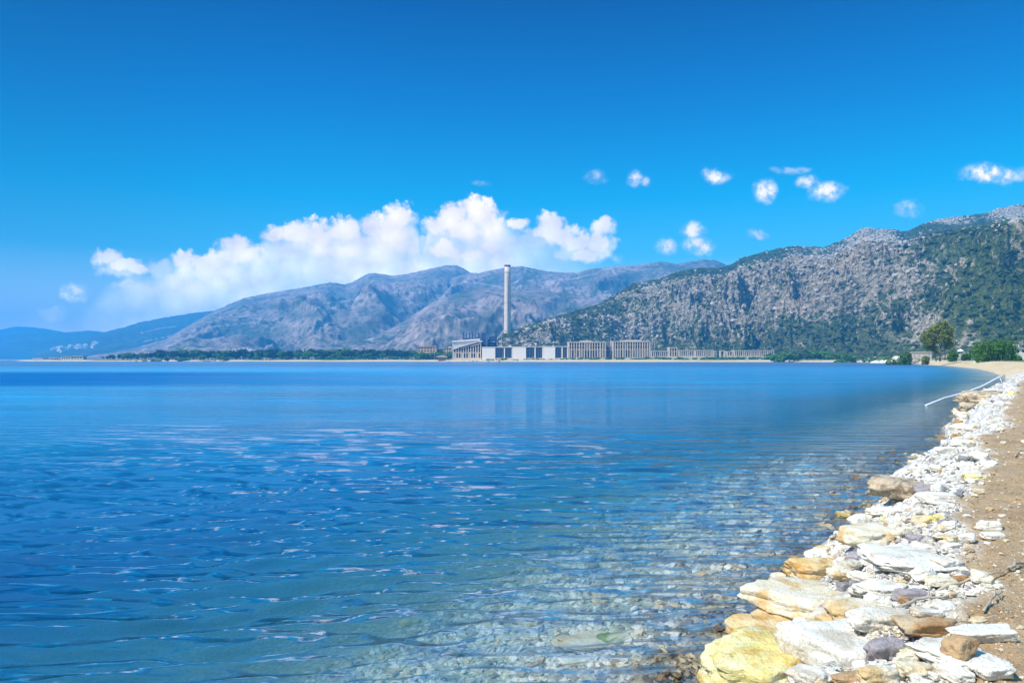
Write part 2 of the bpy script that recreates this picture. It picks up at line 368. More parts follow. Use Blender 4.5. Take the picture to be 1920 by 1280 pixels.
def make_ground():
    us = np.concatenate([np.linspace(-1.3, -0.1, 130, endpoint=False), np.linspace(-0.1, 0.04, 90, endpoint=False), np.linspace(0.04, 0.64, 560, endpoint=False), np.linspace(0.64, 1.3, 60)])
    ys = np.concatenate([np.linspace(-5.8, 1.5, 30, endpoint=False), steps(1.5, 1400, lambda y: max(0.024, y * y / 4060 * 1.7 if y < 60 else 1.5 * (y / 60) ** 1.1)), np.geomspace(1500, 10000, 24)])
    X, Y = fan(us, ys); z, d, dirt, bank, cid, gid = height(X, Y, True)
    V = np.stack([X, Y, z], -1).reshape(-1, 3)
    m, T = material('ground_surface'); P = geo(T)
    # white broken limestone
    v1 = T.vor(P, 6, 'F1'); v2 = T.vor(P, 22, 'F1'); ve = T.vor(P, 9, 'DISTANCE_TO_EDGE'); nz = T.noise(P, 1.3, 5, 0.6)[0]; nf = T.noise(P, 45, 4, 0.65)[0]
    rock = T.ramp(at(T, 'cid'), [(0.0, (0.48, 0.44, 0.38)), (0.35, (0.66, 0.62, 0.55)), (0.62, (0.74, 0.70, 0.63)), (0.72, (0.28, 0.27, 0.28)), (0.80, (0.52, 0.44, 0.30)), (1.0, (0.74, 0.70, 0.62))])
    rock = T.mix(T.rng(v2[1], 0.0, 1.0), rock, T.mix(0.5, rock, T.ramp(v2[0], [(0, (0.85, 0.83, 0.8)), (1, (0.42, 0.40, 0.38))])))
    rock = T.mix(T.rng(ve[0], 0.05, 0.0, 0, 0.7), rock, (0.20, 0.17, 0.14))
    rock = T.mix(T.rng(nz, 0.62, 0.75, 0, 0.45), rock, (0.72, 0.52, 0.25))
    # brown earth
    ne = T.noise(P, 3.0, 6, 0.65)[0]; ng = T.noise(P, 60, 3, 0.6)[0]
    earth = T.mix(T.rng(ne, 0.3, 0.7), (0.40, 0.265, 0.14), (0.54, 0.39, 0.235))
    earth = T.mix(T.rng(ng, 0.55, 0.75, 0, 0.6), earth, (0.26, 0.16, 0.08))
    earth = T.mix(T.rng(T.noise(P, 0.9, 5, 0.7)[0], .50, .66, 0, .55), earth, (0.27, 0.165, 0.085)); earth = T.mix(T.rng(T.noise(P, 26, 4, 0.7)[0], .56, .70, 0, .5), earth, (0.60, 0.46, 0.30))
    pv = T.vor(P, 17, 'F1'); earth = T.mix(T.rng(pv[0], 0.22, 0.14, 0, T.rng(T.noise(P, 2.1, 2)[0], 0.45, 0.6)), earth, (0.66, 0.60, 0.50))
    # sandy yellow beach, green strip behind
    nb = T.noise(P, 0.35, 6, 0.65)[0]
    sand = T.mix(T.rng(nb, 0.35, 0.65), (0.50, 0.33, 0.14), (0.64, 0.53, 0.36))
    sand = T.mix(T.rng(T.vor(P, 1.1)[0], 0.25, 0.1, 0, 0.7), sand, (0.75, 0.72, 0.66))
    green = T.mix(T.noise(P, 0.25, 6, 0.7)[0], (0.045, 0.085, 0.02), (0.16, 0.17, 0.06))
    # seabed cobbles
    sb = T.vor(P, 5.5, 'F1'); sb2 = T.vor(P, 13, 'F1'); sbe = T.vor(P, 5.5, 'DISTANCE_TO_EDGE')
    bed = T.mix(T.rng(T.noise(P, 0.8, 3)[0], 0.4, 0.62), (0.48, 0.50, 0.42), (0.76, 0.74, 0.62))
    bed = T.mix(T.rng(sb[1], 0.45, 0.95, 0, 0.9), bed, (0.86, 0.84, 0.76))
    bed = T.mix(T.rng(sbe[0], 0.10, 0.02, 0, 0.35), bed, (0.20, 0.22, 0.16))
    bed = T.mix(T.rng(sb2[0], 0.25, 0.6, 0, 0.5), bed, (0.12, 0.13, 0.09))
    c = T.mix(at(T, 'sand'), rock, sand); c = T.mix(at(T, 'dirt'), c, earth); c = T.mix(at(T, 'green'), c, green)
    c = T.mix(at(T, 'bed'), c, bed)
    wet = at(T, 'wet'); c = T.mix(wet, c, T.v('MULTIPLY', c, (0.42, 0.38, 0.30)))
    h = T.m('ADD', T.m('MULTIPLY', v1[0], 0.8), T.m('ADD', T.m('MULTIPLY', v2[0], 0.35), T.m('MULTIPLY', nf, 0.3)))
    hh = T.m('ADD', T.m('MULTIPLY', h, T.m('SUBTRACT', 1.0, at(T, 'dirt'))), T.m('MULTIPLY', T.m('MULTIPLY', T.m('ADD', ne, T.m('MULTIPLY', ng, 0.6)), 1.9), at(T, 'dirt')))
    finish(T, c, T.mix(wet, (0.85,) * 3, (0.45,) * 3), bumpn(T, hh, 0.035, 0.8))
    g = mesh_np('ground', V, grid_faces(len(ys), len(us)), m, True); tag(g, kind='structure')
    wb = Wb(Y)
    attr(g.data, 'cid', np.clip(0.6 * cid + 0.4 * gid, 0, 1)); bn = fbm(X * 0.4, Y * 0.4, 4, 71)
    sand = sstep(75, 150, Y + 25 * bn); dirtc = dirt * (1 - sstep(60, 130, Y))
    attr(g.data, 'dirt', dirtc); attr(g.data, 'sand', sand)
    gr = sstep(120, 240, Y) * sstep(1.0, 1.5, d / wb + 0.35 * fbm(X * .05, Y * .05, 4, 77))
    plant = np.exp(-((X - 70) / 200) ** 4) * sstep(900, 1000, Y) * (1 - sstep(75, 130, d))
    attr(g.data, 'green', gr * (1 - 0.85 * plant)); attr(g.data, 'bed', sstep(0.02, -0.35, d + 0.15 * bn))
    attr(g.data, 'wet', sstep(-0.25, -0.02, z) * sstep(0.14, 0.02, z) * (1 - sstep(60, 150, Y)))
    return g
ground = make_ground()

def make_water():
    us = np.concatenate([np.linspace(-1.3, -0.62, 120, endpoint=False), np.linspace(-0.62, 0.62, 900, endpoint=False), np.linspace(0.62, 1.3, 50)])
    ys = np.concatenate([np.linspace(-5.8, 2.2, 40, endpoint=False), steps(2.2, 900, lambda y: max(0.035, y * y / 4060 * 1.6 if y < 70 else 1.93 * (y / 70) ** 1.2)), np.geomspace(950, 10200, 22)])
    X, Y = fan(us, ys); gh, d, *_ = height(X, Y, True)
    sp = np.maximum(np.gradient(ys)[:, None] * np.ones_like(X), 0.0015 * (Y + AP))
    r = np.random.default_rng(3); z = np.zeros_like(X)
    calm = 0.55 + 0.9 * sstep(-0.35, 0.45, fbm(X * 0.035, Y * 0.035, 3, 101))
    wxx = X + 0.2 * perlin(X * 0.4, Y * 0.4, 111) + 0.8 * perlin(X * 0.13, Y * 0.13, 113); wyy = Y + 0.16 * perlin(X * 0.35, Y * 0.6, 112) + 0.5 * perlin(X * 0.11, Y * 0.11, 114)
    for k in range(96):
        if k < 40: lam = 0.17 * (6 ** r.random()); th = math.radians(99 + r.normal() * 10); a = 0.0056 * lam ** 0.9 * (0.6 + 0.8 * r.random())
        elif k < 74: lam = r.uniform(.34, .58); th = math.radians(101 + r.normal() * 6); a = 0.0030 * (0.6 + 0.8 * r.random())       # the regular parallel ripple train
        else: lam = r.uniform(.8, 1.5); th = math.radians(98 + r.normal() * 7); a = 0.0050 * (0.6 + 0.8 * r.random())
        kx, ky = math.cos(th) * 2 * math.pi / lam, math.sin(th) * 2 * math.pi / lam; ph = r.random() * 6.283
        amp = a * np.clip((lam / sp - 2.0) / 1.8, 0, 1); q = wxx * kx + wyy * ky + ph
        z += amp * (np.sin(q) + 0.22 * np.cos(2 * q))
    z *= calm * 0.92 * (0.45 + 0.55 * sstep(0, 3.0, -d)); z = np.where(d > 0.5, 0, z)
    V = np.stack([X, Y, z], -1).reshape(-1, 3); keep = (gh < 0.35).ravel()
    m, T = material('sea_water'); P = geo(T)
    dist = T.v('LENGTH', P)
    Pa = T.v('MULTIPLY', P, (0.30, 1.0, 1.0)); rot = T.new('ShaderNodeVectorRotate', rotation_type='Z_AXIS'); T.l.new(Pa, rot.inputs[0]); rot.inputs['Angle'].default_value = 0.08
    Pr = rot.outputs[0]
    nA = T.noise(Pr, 5.5, 3, 0.55)[0]; nB = T.noise(Pr, 1.6, 3, 0.5)[0]; nC = T.noise(Pr, 0.45, 3, 0.5)[0]; nD = T.noise(P, 0.03, 3, 0.5)[0]
    def ripple(per, dst, det, ds, vec):
        wv = T.new('ShaderNodeTexWave', wave_type='BANDS', bands_direction='Y', wave_profile='SIN'); T.l.new(vec, wv.inputs['Vector'])
        wv.inputs['Scale'].default_value = 0.314 / per; wv.inputs['Distortion'].default_value = dst; wv.inputs['Detail'].default_value = det; wv.inputs['Detail Scale'].default_value = ds; return wv.outputs['Fac']
    Pw = T.v('MULTIPLY', Pr, (1.1, 1.0, 0.0))
    r1 = T.m('MULTIPLY', ripple(0.36, 9, 3, 1.1, Pw), T.rng(dist, 10, 26, 0.045, 0.0)); r2 = T.m('MULTIPLY', ripple(0.85, 10, 3, 0.8, Pw), T.rng(dist, 14, 60, 0.068, 0.045))
    rr_ = T.m('ADD', r1, r2)
    fa = T.rng(dist, 8, 45, 0.45, 1.2); wind = T.rng(nD, 0.35, 0.62, 0.45, 1.25)
    h = T.m('ADD', rr_, T.m('ADD', T.m('MULTIPLY', nA, T.m('MULTIPLY', fa, 0.05)), T.m('ADD', T.m('MULTIPLY', nB, T.m('MULTIPLY', fa, 0.10)), T.m('MULTIPLY', nC, T.rng(dist, 40, 150, 0.0, 0.30)))))
    nE = T.noise(T.v('MULTIPLY', Pr, (1.2, 1.0, 0.0)), 0.14, 4, 0.6)[0]
    h = T.m('ADD', h, T.m('MULTIPLY', nE, T.rng(dist, 45, 160, 0.0, 1.5)))
    nrm = bumpn(T, h, 1.0, T.m('MULTIPLY', wind, at(T, 'rip')))
    dep = at(T, 'depth')
    body = T.mix(at(T, 'ripple_tint'), (0.0, 0.068, 0.22), (0.0, 0.12, 0.36))  # rippled band's weaker sky reflection painted as a stronger blue body colour
    body = T.mix(at(T, 'pale'), body, (0.03, 0.32, 0.60))  # paler body colour stands in for bright low sky reflected at mid distance
    body = T.mix(T.rng(dep, 0.3, 2.2), (0.015, 0.215, 0.31), body)
    dif = T.new('ShaderNodeBsdfDiffuse'); T.l.new(body, dif.inputs[0]); T.l.new(nrm, dif.inputs['Normal'])
    tr = T.new('ShaderNodeBsdfTransparent'); T.l.new(T.mix(T.rng(dep, 0.0, 1.4), (0.99, 1.0, 1.0), (0.66, 0.92, 1.0)), tr.inputs[0])
    rf = T.new('ShaderNodeBsdfRefraction'); rf.inputs['IOR'].default_value = 1.33; T.l.new(T.mix(T.rng(dep, 0.0, 1.2), (1, 1, 1), (0.5, 0.85, 0.9)), rf.inputs[0]); T.l.new(nrm, rf.inputs['Normal'])
    clear = T.new('ShaderNodeMixShader'); clear.inputs[0].default_value = 0.14; T.l.new(tr.outputs[0], clear.inputs[1]); T.l.new(rf.outputs[0], clear.inputs[2])
    op = T.m('SUBTRACT', 1.0, T.m('POWER', 2.718, T.m('MULTIPLY', dep, -0.70)))
    ms = T.new('ShaderNodeMixShader'); T.l.new(op, ms.inputs[0]); T.l.new(clear.outputs[0], ms.inputs[1]); T.l.new(dif.outputs[0], ms.inputs[2])
    gl = T.new('ShaderNodeBsdfGlossy'); T.put(gl, 'Roughness', T.rng(dist, 8, 250, 0.06, 0.28)); T.l.new(nrm, gl.inputs['Normal'])
    gi = T.new('ShaderNodeNewGeometry').outputs['Incoming']
    cosv = T.m('ABSOLUTE', T.v('DOT_PRODUCT', gi, nrm)); frs = T.m('MULTIPLY_ADD', T.m('POWER', T.m('SUBTRACT', 1.0, cosv, clamp=True), 3.7), 0.97, 0.025)
    st1 = T.noise(T.v('MULTIPLY', P, (0.010, 0.055, 0.0)), 1.0, 5, 0.62)[0]; st2 = T.noise(T.v('MULTIPLY', P, (0.06, 0.22, 0.0)), 1.0, 4, 0.6)[0]
    gust = T.m('ADD', T.rng(st1, 0.36, 0.62, -0.38, 0.36), T.rng(st2, 0.38, 0.62, -0.36, 0.36))      # cat's-paws: wind-ruffled and slick lanes
    gust = T.m('MULTIPLY_ADD', gust, T.rng(dist, 25, 90, 0.15, 1.0), 1.0)
    cap = T.m('ADD', T.rng(dist, 15, 130, 0.78, 0.42), T.rng(dist, 220, 600, 0.0, 0.28))
    cap = T.m('MULTIPLY', T.m('MULTIPLY', cap, gust), T.m('MULTIPLY_ADD', at(T, 'ripple_tint'), -0.55, 1.0))
    refl = T.m('MULTIPLY', T.m('MULTIPLY', frs, 2.1), T.rng(dep, 0.05, 1.0, 0.75, 1.0))
    fx = T.new('ShaderNodeMixShader'); T.l.new(T.m('MINIMUM', refl, cap), fx.inputs[0]); T.l.new(ms.outputs[0], fx.inputs[1]); T.l.new(gl.outputs[0], fx.inputs[2])
    o = T.new('ShaderNodeOutputMaterial'); T.l.new(fx.outputs[0], o.inputs[0])
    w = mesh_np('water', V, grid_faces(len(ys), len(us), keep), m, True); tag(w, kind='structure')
    attr(w.data, 'depth', np.maximum(-gh, 0) * sstep(-0.02, 0.3, -gh + 0.0 * gh) + 0.0)
    py = HY + CZ * F / np.maximum(Y, 0.1); pxx = CX + X / np.maximum(Y, 0.1) * F
    sea = sstep(75, 88, Y + 6 * fbm(X * .02, Y * .02, 3, 121)) * (1 - sstep(150, 200, Y)) * (1 - sstep(-40, 40, X + 0.25 * Y))
    attr(w.data, 'ripple_tint', np.clip(sea + 0.2 * sstep(0.1, 0.5, fbm(X * .06, Y * .06, 3, 123)) * (Y < 60), 0, 1))
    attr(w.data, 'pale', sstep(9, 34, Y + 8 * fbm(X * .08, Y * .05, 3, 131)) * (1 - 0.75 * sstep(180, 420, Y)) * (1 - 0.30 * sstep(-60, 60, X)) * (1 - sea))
    rip = 1.0 - 0.45 * sstep(150, 260, Y) * (1 - sstep(100, 400, X)) * 0.9
    attr(w.data, 'rip', rip)
    return w
water = make_water()

# ------------------------------------------------------------------ hills and mountains
HILL = {}
def make_hill(name, sky, yr, yf, seed, mat, dx=2.0, nt=120, relief=0.30, scale=420.0, prof=1.15, stretch=2.0, zf=-1.0, rough=0.012, marks=None, tw=(0.08, 0.95), n2w=0.12):
    sky = np.array(sky, float); px = np.arange(sky[0, 0], sky[-1, 0] + dx, dx); sk = np.interp(px, sky[:, 0], sky[:, 1])
    yr = np.array(yr, float); yf = np.array(yf, float)
    YR = np.interp(px, yr[:, 0], yr[:, 1]); YF = np.interp(px, yf[:, 0], yf[:, 1])
    sk = sk + 1.2 * fbm(px * 0.08, px * 0 + seed, 3, seed) * (1.0 if relief > 0.1 else 0.5)
    ang = (HY - sk) / F
    t = np.concatenate([np.linspace(0, 1, nt) ** 1.05, [1.04, 1.1, 1.2, 1.35]])
    TT, A = np.meshgrid(t, ang, indexing='ij'); TT, PX = np.meshgrid(t, px, indexing='ij')
    Y = YF + (YR - YF) * TT; U = (PX - CX) / F; X = U * Y
    ZR = CZ + ang * YR; hgt = np.maximum(ZR - zf, 1)
    z = zf + hgt * np.clip(TT, 0, 1) ** prof
    wx = X + scale * 0.35 * perlin(X / scale, Y / scale, seed + 1); wy = Y + scale * 0.35 * perlin(X / scale + 7, Y / scale, seed + 2)
    n = ridged(wx / scale, wy / (scale * stretch), 4, seed + 3, 0.48) - 0.35
    n2 = ridged(wx / (scale * .25), wy / (scale * .4), 4, seed + 9, 0.55) - 0.35
    win = sstep(0, tw[0] * 3, TT) * (1 - 0.75 * sstep(0.55, tw[1], TT))
    z = z + hgt * win * relief * (n * 0.8 + n2 * n2w)
    z = z + hgt * rough * fbm(X / (scale * .05), Y / (scale * .05), 4, seed + 20) * sstep(0.0, 0.1, TT) * (1 - 0.6 * sstep(.85, 1, TT))
    lim = CZ + A * Y * (0.94 + 0.06 * sstep(0.8, 1, TT)) - hgt * 0.02 * (1 - sstep(0.9, 1, TT))
    lim2 = lim - 0.02 * hgt
    zc = np.where(z > lim2, lim2 + (lim - lim2) * (1 - np.exp(-(z - lim2) / (0.04 * hgt))), z)
    z = np.where(TT <= 1.0001, np.where(TT > 0.999, CZ + A * Y, zc), ZR - (ZR + 30) * ((TT - 1) / 0.35) ** 1.3)
    V = np.stack([X, Y, z], -1).reshape(-1, 3)
    o = mesh_np(name, V, grid_faces(len(t), len(px)), mat, True); tag(o, kind='structure')
    PY = HY - (z - CZ) / Y * F
    HILL[name if name not in HILL else name + str(len(HILL))] = dict(X=X, Y=Y, Z=z, PX=PX, PY=PY, T=TT, n=n, n2=n2)
    # visible only where the screen row keeps rising
    return o, dict(X=X, Y=Y, Z=z, PX=PX, PY=PY, T=TT, n=n, n2=n2)
def linemark(h, lines, wid):
    r = np.zeros(h['PX'].shape)
    for ln in lines:
        for (a, b), (c, d) in zip(ln[:-1], ln[1:]):
            dx, dy = c - a, d - b; t = np.clip(((h['PX'] - a) * dx + (h['PY'] - b) * dy) / (dx * dx + dy * dy), 0, 1)
            e = np.hypot(h['PX'] - a - t * dx, (h['PY'] - b - t * dy) * 1.4); r = np.maximum(r, 1 - sstep(wid * .5, wid * 1.4, e))
    return r
def blobs(h, bl):
    r = np.zeros(h['PX'].shape)
    for (a, b, rx, ry, s) in bl: r = np.maximum(r, s * np.exp(-(((h['PX'] - a) / rx) ** 2 + ((h['PY'] - b) / ry) ** 2)))
    return r

def far_mat(name, dark, mid, light, sc_=1.0):
    m, T = material(name); P = geo(T)
    a = T.noise(P, 0.004 * sc_, 6, 0.62)[0]; b = T.noise(P, 0.03 * sc_, 5, 0.7)[0]; v = T.vor(P, 0.03 * sc_, 'F1')[0]
    c = T.mix(T.rng(a, 0.38, 0.6), dark, mid)
    c = T.mix(T.rng(b, 0.45, 0.75, 0, 0.75), c, light)
    c = T.mix(T.rng(v, 0.45, 0.2, 0.0, 0.75), c, dark)
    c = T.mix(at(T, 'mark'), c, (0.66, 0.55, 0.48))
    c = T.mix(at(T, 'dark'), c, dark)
    finish(T, c, 0.95, bumpn(T, T.m('ADD', b, T.m('MULTIPLY', v, -0.6)), 6.0 / sc_, 0.9), spec=0.0); return m
def set_marks(o, h, lines=(), wid=2.0, dk=()):
    attr(o.data, 'mark', linemark(h, lines, wid) * 0.42 if lines else np.zeros(h['PX'].size))
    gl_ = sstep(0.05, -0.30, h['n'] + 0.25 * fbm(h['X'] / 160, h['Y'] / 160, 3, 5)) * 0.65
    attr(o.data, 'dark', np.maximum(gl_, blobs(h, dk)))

m_far = far_mat('far_hill_surface', (0.035, 0.055, 0.05), (0.06, 0.085, 0.06), (0.12, 0.12, 0.09), 0.5)
m_mid = far_mat('scrubby_hill_surface', (0.05, 0.075, 0.055), (0.26, 0.20, 0.19), (0.54, 0.42, 0.38), 1.0)
o, h = make_hill('hills', [(-500, 622), (-200, 622), (0, 618), (29, 612), (60, 613), (84, 616), (124, 623), (200, 632), (320, 650)], [(-500, 9300), (320, 9300)], [(-500, 8300), (320, 8300)], 11, m_far, dx=4, nt=40, relief=0.15, scale=1500)
set_marks(o, h)
o, h = make_hill('hills', [(-500, 640), (-200, 636), (0, 633), (21, 627), (62, 624.6), (115, 623.5), (129, 622.5), (167, 619.5), (198, 622.5), (240, 634), (300, 645)], [(-500, 7800), (300, 7600)], [(-500, 6000), (0, 6000), (60, 6000), (150, 5400), (300, 5000)], 12, m_far, dx=3, nt=60, relief=0.22, scale=900)
set_marks(o, h, [[(70, 665), (100, 657), (140, 652), (188, 650)]], 1.6); H_town = h
o, h = make_hill('hills', [(60, 668), (130, 646), (170, 632), (204, 620), (237, 612), (262, 604), (310, 595), (365, 586), (399, 582.5), (440, 585), (520, 600), (600, 620)], [(60, 5600), (200, 6500), (600, 7000)], [(60, 4200), (200, 4200), (600, 5000)], 13, m_far, dx=2.5, nt=80, relief=0.28, scale=650)
set_marks(o, h, [[(262, 625), (300, 615), (330, 612)], [(270, 640), (330, 628), (380, 622)]], 1.4); H_l3 = h
o, h = make_hill('hills', [(130, 672), (200, 662), (260, 650), (310, 636), (360, 606), (399, 584), (419, 575), (456, 559), (500, 550), (573, 538), (620, 529.5), (638, 532), (648, 533), (660, 529), (690, 513), (704, 511.5), (736, 517), (766, 513), (787, 508), (817, 501.5), (838, 497), (857, 497.5), (871, 504), (882, 511.5), (900, 520), (960, 540), (1080, 570)],
                 [(130, 3600), (400, 4700), (700, 4900), (1080, 4900)], [(130, 2500), (500, 2300), (1080, 2600)], 14, m_mid, dx=2, nt=170, relief=0.56, scale=520, stretch=2.4)
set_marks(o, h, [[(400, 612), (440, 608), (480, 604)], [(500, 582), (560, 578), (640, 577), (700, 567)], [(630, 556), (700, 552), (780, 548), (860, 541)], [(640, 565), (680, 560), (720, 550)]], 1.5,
          [(600, 590, 70, 9, .6), (520, 575, 40, 9, .9), (670, 620, 26, 22, .8), (470, 635, 30, 16, .7), (700, 585, 40, 10, .5)]); H_left = h  # some of these dark blobs paint the shaded ravine sides into the colour
o, h = make_hill('hills', [(820, 540), (850, 520), (882, 511), (897, 512), (933, 504), (955, 500.5), (977, 499), (1003, 504), (1028, 509), (1060, 511), (1083, 511), (1105, 504.5), (1152, 500), (1188, 497.5), (1210, 494.5), (1240, 490), (1269, 495), (1290, 491), (1320, 485.5), (1342, 488), (1363, 497), (1420, 505), (1600, 540)],
                 [(820, 4500), (1100, 4300), (1600, 4100)], [(820, 2900), (1600, 2600)], 15, m_mid, dx=2, nt=130, relief=0.48, scale=420, stretch=2.2)
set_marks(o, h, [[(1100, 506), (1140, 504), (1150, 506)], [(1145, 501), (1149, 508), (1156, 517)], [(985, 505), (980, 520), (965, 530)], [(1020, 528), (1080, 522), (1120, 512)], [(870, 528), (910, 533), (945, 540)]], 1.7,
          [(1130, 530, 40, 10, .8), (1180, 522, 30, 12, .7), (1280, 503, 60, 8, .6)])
o, h = make_hill('hills', [(560, 668), (620, 655), (680, 640), (720, 622), (760, 601), (810, 567), (860, 547), (900, 539), (940, 541), (1000, 545), (1060, 548), (1120, 560), (1200, 580), (1400, 620)],
                 [(560, 2500), (800, 3300), (1400, 3300)], [(560, 2000), (800, 1850), (1400, 1950)], 16, m_mid, dx=2, nt=140, relief=0.50, scale=300, stretch=2.0)
set_marks(o, h, [[(673, 632), (690, 636), (700, 635)], [(820, 612), (850, 600), (880, 596)]], 1.5, [(920, 600, 22, 30, .7), (870, 556, 30, 5, .9), (990, 560, 40, 12, .4)]); H_spur = h  # first dark blob paints the shade of the spur's right-facing slope

def mountain_mat():
    m, T = material('rocky_mountain_surface'); P = geo(T)
    a = T.noise(P, 0.012, 6, 0.65)[0]; b = T.noise(P, 0.08, 5, 0.7)[0]; v = T.vor(P, 0.11, 'F1'); v2 = T.vor(P, 0.3, 'F1')
    rockc = T.mix(T.rng(b, 0.35, 0.65), (0.15, 0.13, 0.10), (0.46, 0.395, 0.30))
    rockc = T.mix(T.rng(a, 0.55, 0.68, 0, 0.55), rockc, (0.55, 0.40, 0.27))
    veg = T.mix(T.rng(b, 0.35, 0.65), (0.042, 0.068, 0.024), (0.115, 0.140, 0.042))
    veg = T.mix(T.rng(a, 0.5, 0.65, 0, 0.5), veg, (0.10, 0.13, 0.045))
    thr = T.m('SUBTRACT', 0.74, T.m('MULTIPLY', at(T, 'rock'), 0.36))
    s_ = T.m('ADD', T.m('MULTIPLY', b, 0.6), T.m('ADD', T.m('MULTIPLY', v[0], 0.38), T.m('MULTIPLY', v2[0], 0.16)))
    f = T.rng(s_, T.m('SUBTRACT', thr, 0.06), T.m('ADD', thr, 0.08))
    c = T.mix(f, veg, rockc)
    c = T.mix(at(T, 'mark'), c, T.mix(T.rng(b, .4, .6), (0.55, 0.44, 0.30), (0.66, 0.60, 0.50)))
    c = T.mix(at(T, 'dark'), c, veg)
    finish(T, c, 0.95, bumpn(T, T.m('ADD', T.m('MULTIPLY', b, 1.2), T.m('ADD', T.m('MULTIPLY', v[0], 0.9), T.m('MULTIPLY', v2[0], 0.35))), 9.0, 1.0), spec=0.0); return m
m_mt = mountain_mat()
SKY6 = [(905, 655), (923, 642), (945, 630), (974, 615), (1010, 604), (1047, 591), (1083, 582), (1120, 571), (1149, 557), (1185, 533), (1200, 531), (1237, 523), (1275, 508), (1312, 502), (1350, 502), (1369, 497), (1387, 487), (1425, 474), (1462, 466), (1492, 461), (1549, 464), (1560, 458), (1594, 444), (1616, 429), (1629, 426), (1642, 430), (1657, 429), (1680, 430), (1695, 435), (1717, 427), (1744, 415), (1774, 409), (1819, 404), (1852, 399), (1875, 390), (1920, 383), (2050, 370), (2300, 350), (2700, 380)]
o, MT = make_hill('mountain', SKY6, [(905, 1330), (950, 1390), (1200, 1800), (1500, 2150), (2700, 2300)], [(905, 1230), (1100, 1210), (1450, 1120), (1700, 900), (1900, 760), (2700, 700)], 17, m_mt,
                 dx=1.6, nt=260, relief=0.60, scale=340, prof=1.05, stretch=1.5, zf=1.5, rough=0.035, tw=(0.05, 0.97), n2w=0.5)
ridge_like = sstep(-0.15, 0.35, MT['n'])
rock = 0.36 + 0.22 * ridge_like + 1.05 * blobs(MT, [(1640, 455, 60, 40, .55), (1540, 500, 80, 45, .5), (1680, 525, 90, 40, .5), (1500, 560, 120, 40, .35), (1780, 412, 60, 9, .7), (1890, 398, 50, 16, .6), (1300, 580, 180, 70, .3), (1720, 610, 50, 25, .7)])
greenz = blobs(MT, [(1850, 560, 130, 80, 1.0), (1600, 625, 200, 22, .9), (1820, 470, 90, 45, .8), (1550, 655, 300, 16, 1.0), (1400, 480, 60, 12, .5), (1250, 660, 300, 8, .8)])
rock = np.clip(rock - 0.42 * sstep(.74, .98, MT['T'] + .25 * fbm(MT['X'] / 60, MT['Y'] / 60, 4, 91)) * (1 - blobs(MT, [(1780, 412, 60, 9, 1), (1890, 398, 50, 16, 1), (1632, 440, 40, 30, 1)])) - 0.75 * greenz + 0.5 * fbm(MT['X'] / 90, MT['Y'] / 90, 4, 55), 0, 1)
attr(o.data, 'rock', rock)
attr(o.data, 'mark', np.clip(blobs(MT, [(1662, 625, 16, 4, 1.2), (1895, 458, 10, 5, 1.1), (1775, 416, 34, 5, .8), (1645, 512, 12, 10, .8), (1715, 632, 50, 8, .55), (1750, 600, 22, 8, .6)]) * (0.6 + fbm(MT['X'] / 20, MT['Y'] / 20, 3, 57)), 0, 1))
attr(o.data, 'dark', blobs(MT, [(1345, 540, 9, 40, .8), (1600, 560, 22, 10, .7), (1330, 575, 10, 20, .6)]))
MT['rock'] = rock

# ------------------------------------------------------------------ haze
def make_haze():
    mb = MB(); mb.box(-9500, 6500, -400, 10600, -9, 625)
    m, T = material('haze_air'); b = T.new('ShaderNodeVolumePrincipled')
    b.inputs['Color'].default_value = (0.055, 0.47, 1.0, 1); b.inputs['Density'].default_value = 1.7e-4; b.inputs['Anisotropy'].default_value = 0.0
    o = T.new('ShaderNodeOutputMaterial'); T.l.new(b.outputs[0], o.inputs['Volume'])
    tag(mb.build('haze', m), kind='stuff', label='thin blue haze over the bay and hills')
make_haze()

# ------------------------------------------------------------------ power station
random.seed(5)
m_conc = simple('pale_concrete', (0.62, 0.53, 0.39), 0.85, 0.10, 0.25)
m_white = simple('whitewashed_wall', (0.80, 0.74, 0.66), 0.8, 0.04, 0.15)
m_cream = simple('cream_plaster', (0.58, 0.50, 0.38), 0.85, 0.08, 0.2)
m_pink = simple('faded_pink_infill', (0.50, 0.36, 0.30), 0.85, 0.10, 0.3)
m_grey = simple('weathered_grey_cladding', (0.42, 0.41, 0.40), 0.8, 0.10, 0.2)
m_blue = simple('dark_blue_steel', (0.02, 0.045, 0.13), 0.55, 0.10, 0.2, 0.4)
m_glass = simple('dark_blue_glazing', (0.02, 0.045, 0.12), 0.25, 0.15, 0.2, 0.6)
m_dark = simple('dark_opening', (0.035, 0.035, 0.04), 0.9, 0.1, 0.3)
m_steel = simple('galvanised_steel', (0.45, 0.46, 0.47), 0.5, 0.05, 2.0, 0.5)
m_terra = simple('terracotta_tile', (0.42, 0.20, 0.11), 0.85, 0.10, 0.6)
m_ochrew = simple('ochre_plaster', (0.58, 0.40, 0.20), 0.85, 0.06, 0.4)
YP = 1085.0
def gx(px, Y=YP): return (px - CX) / F * Y
def gz(py, Y=YP): return CZ + (HY - py) / F * Y
def gh(x, y): return float(height(np.array([x]), np.array([y]))[0])
def local(e): return e.location
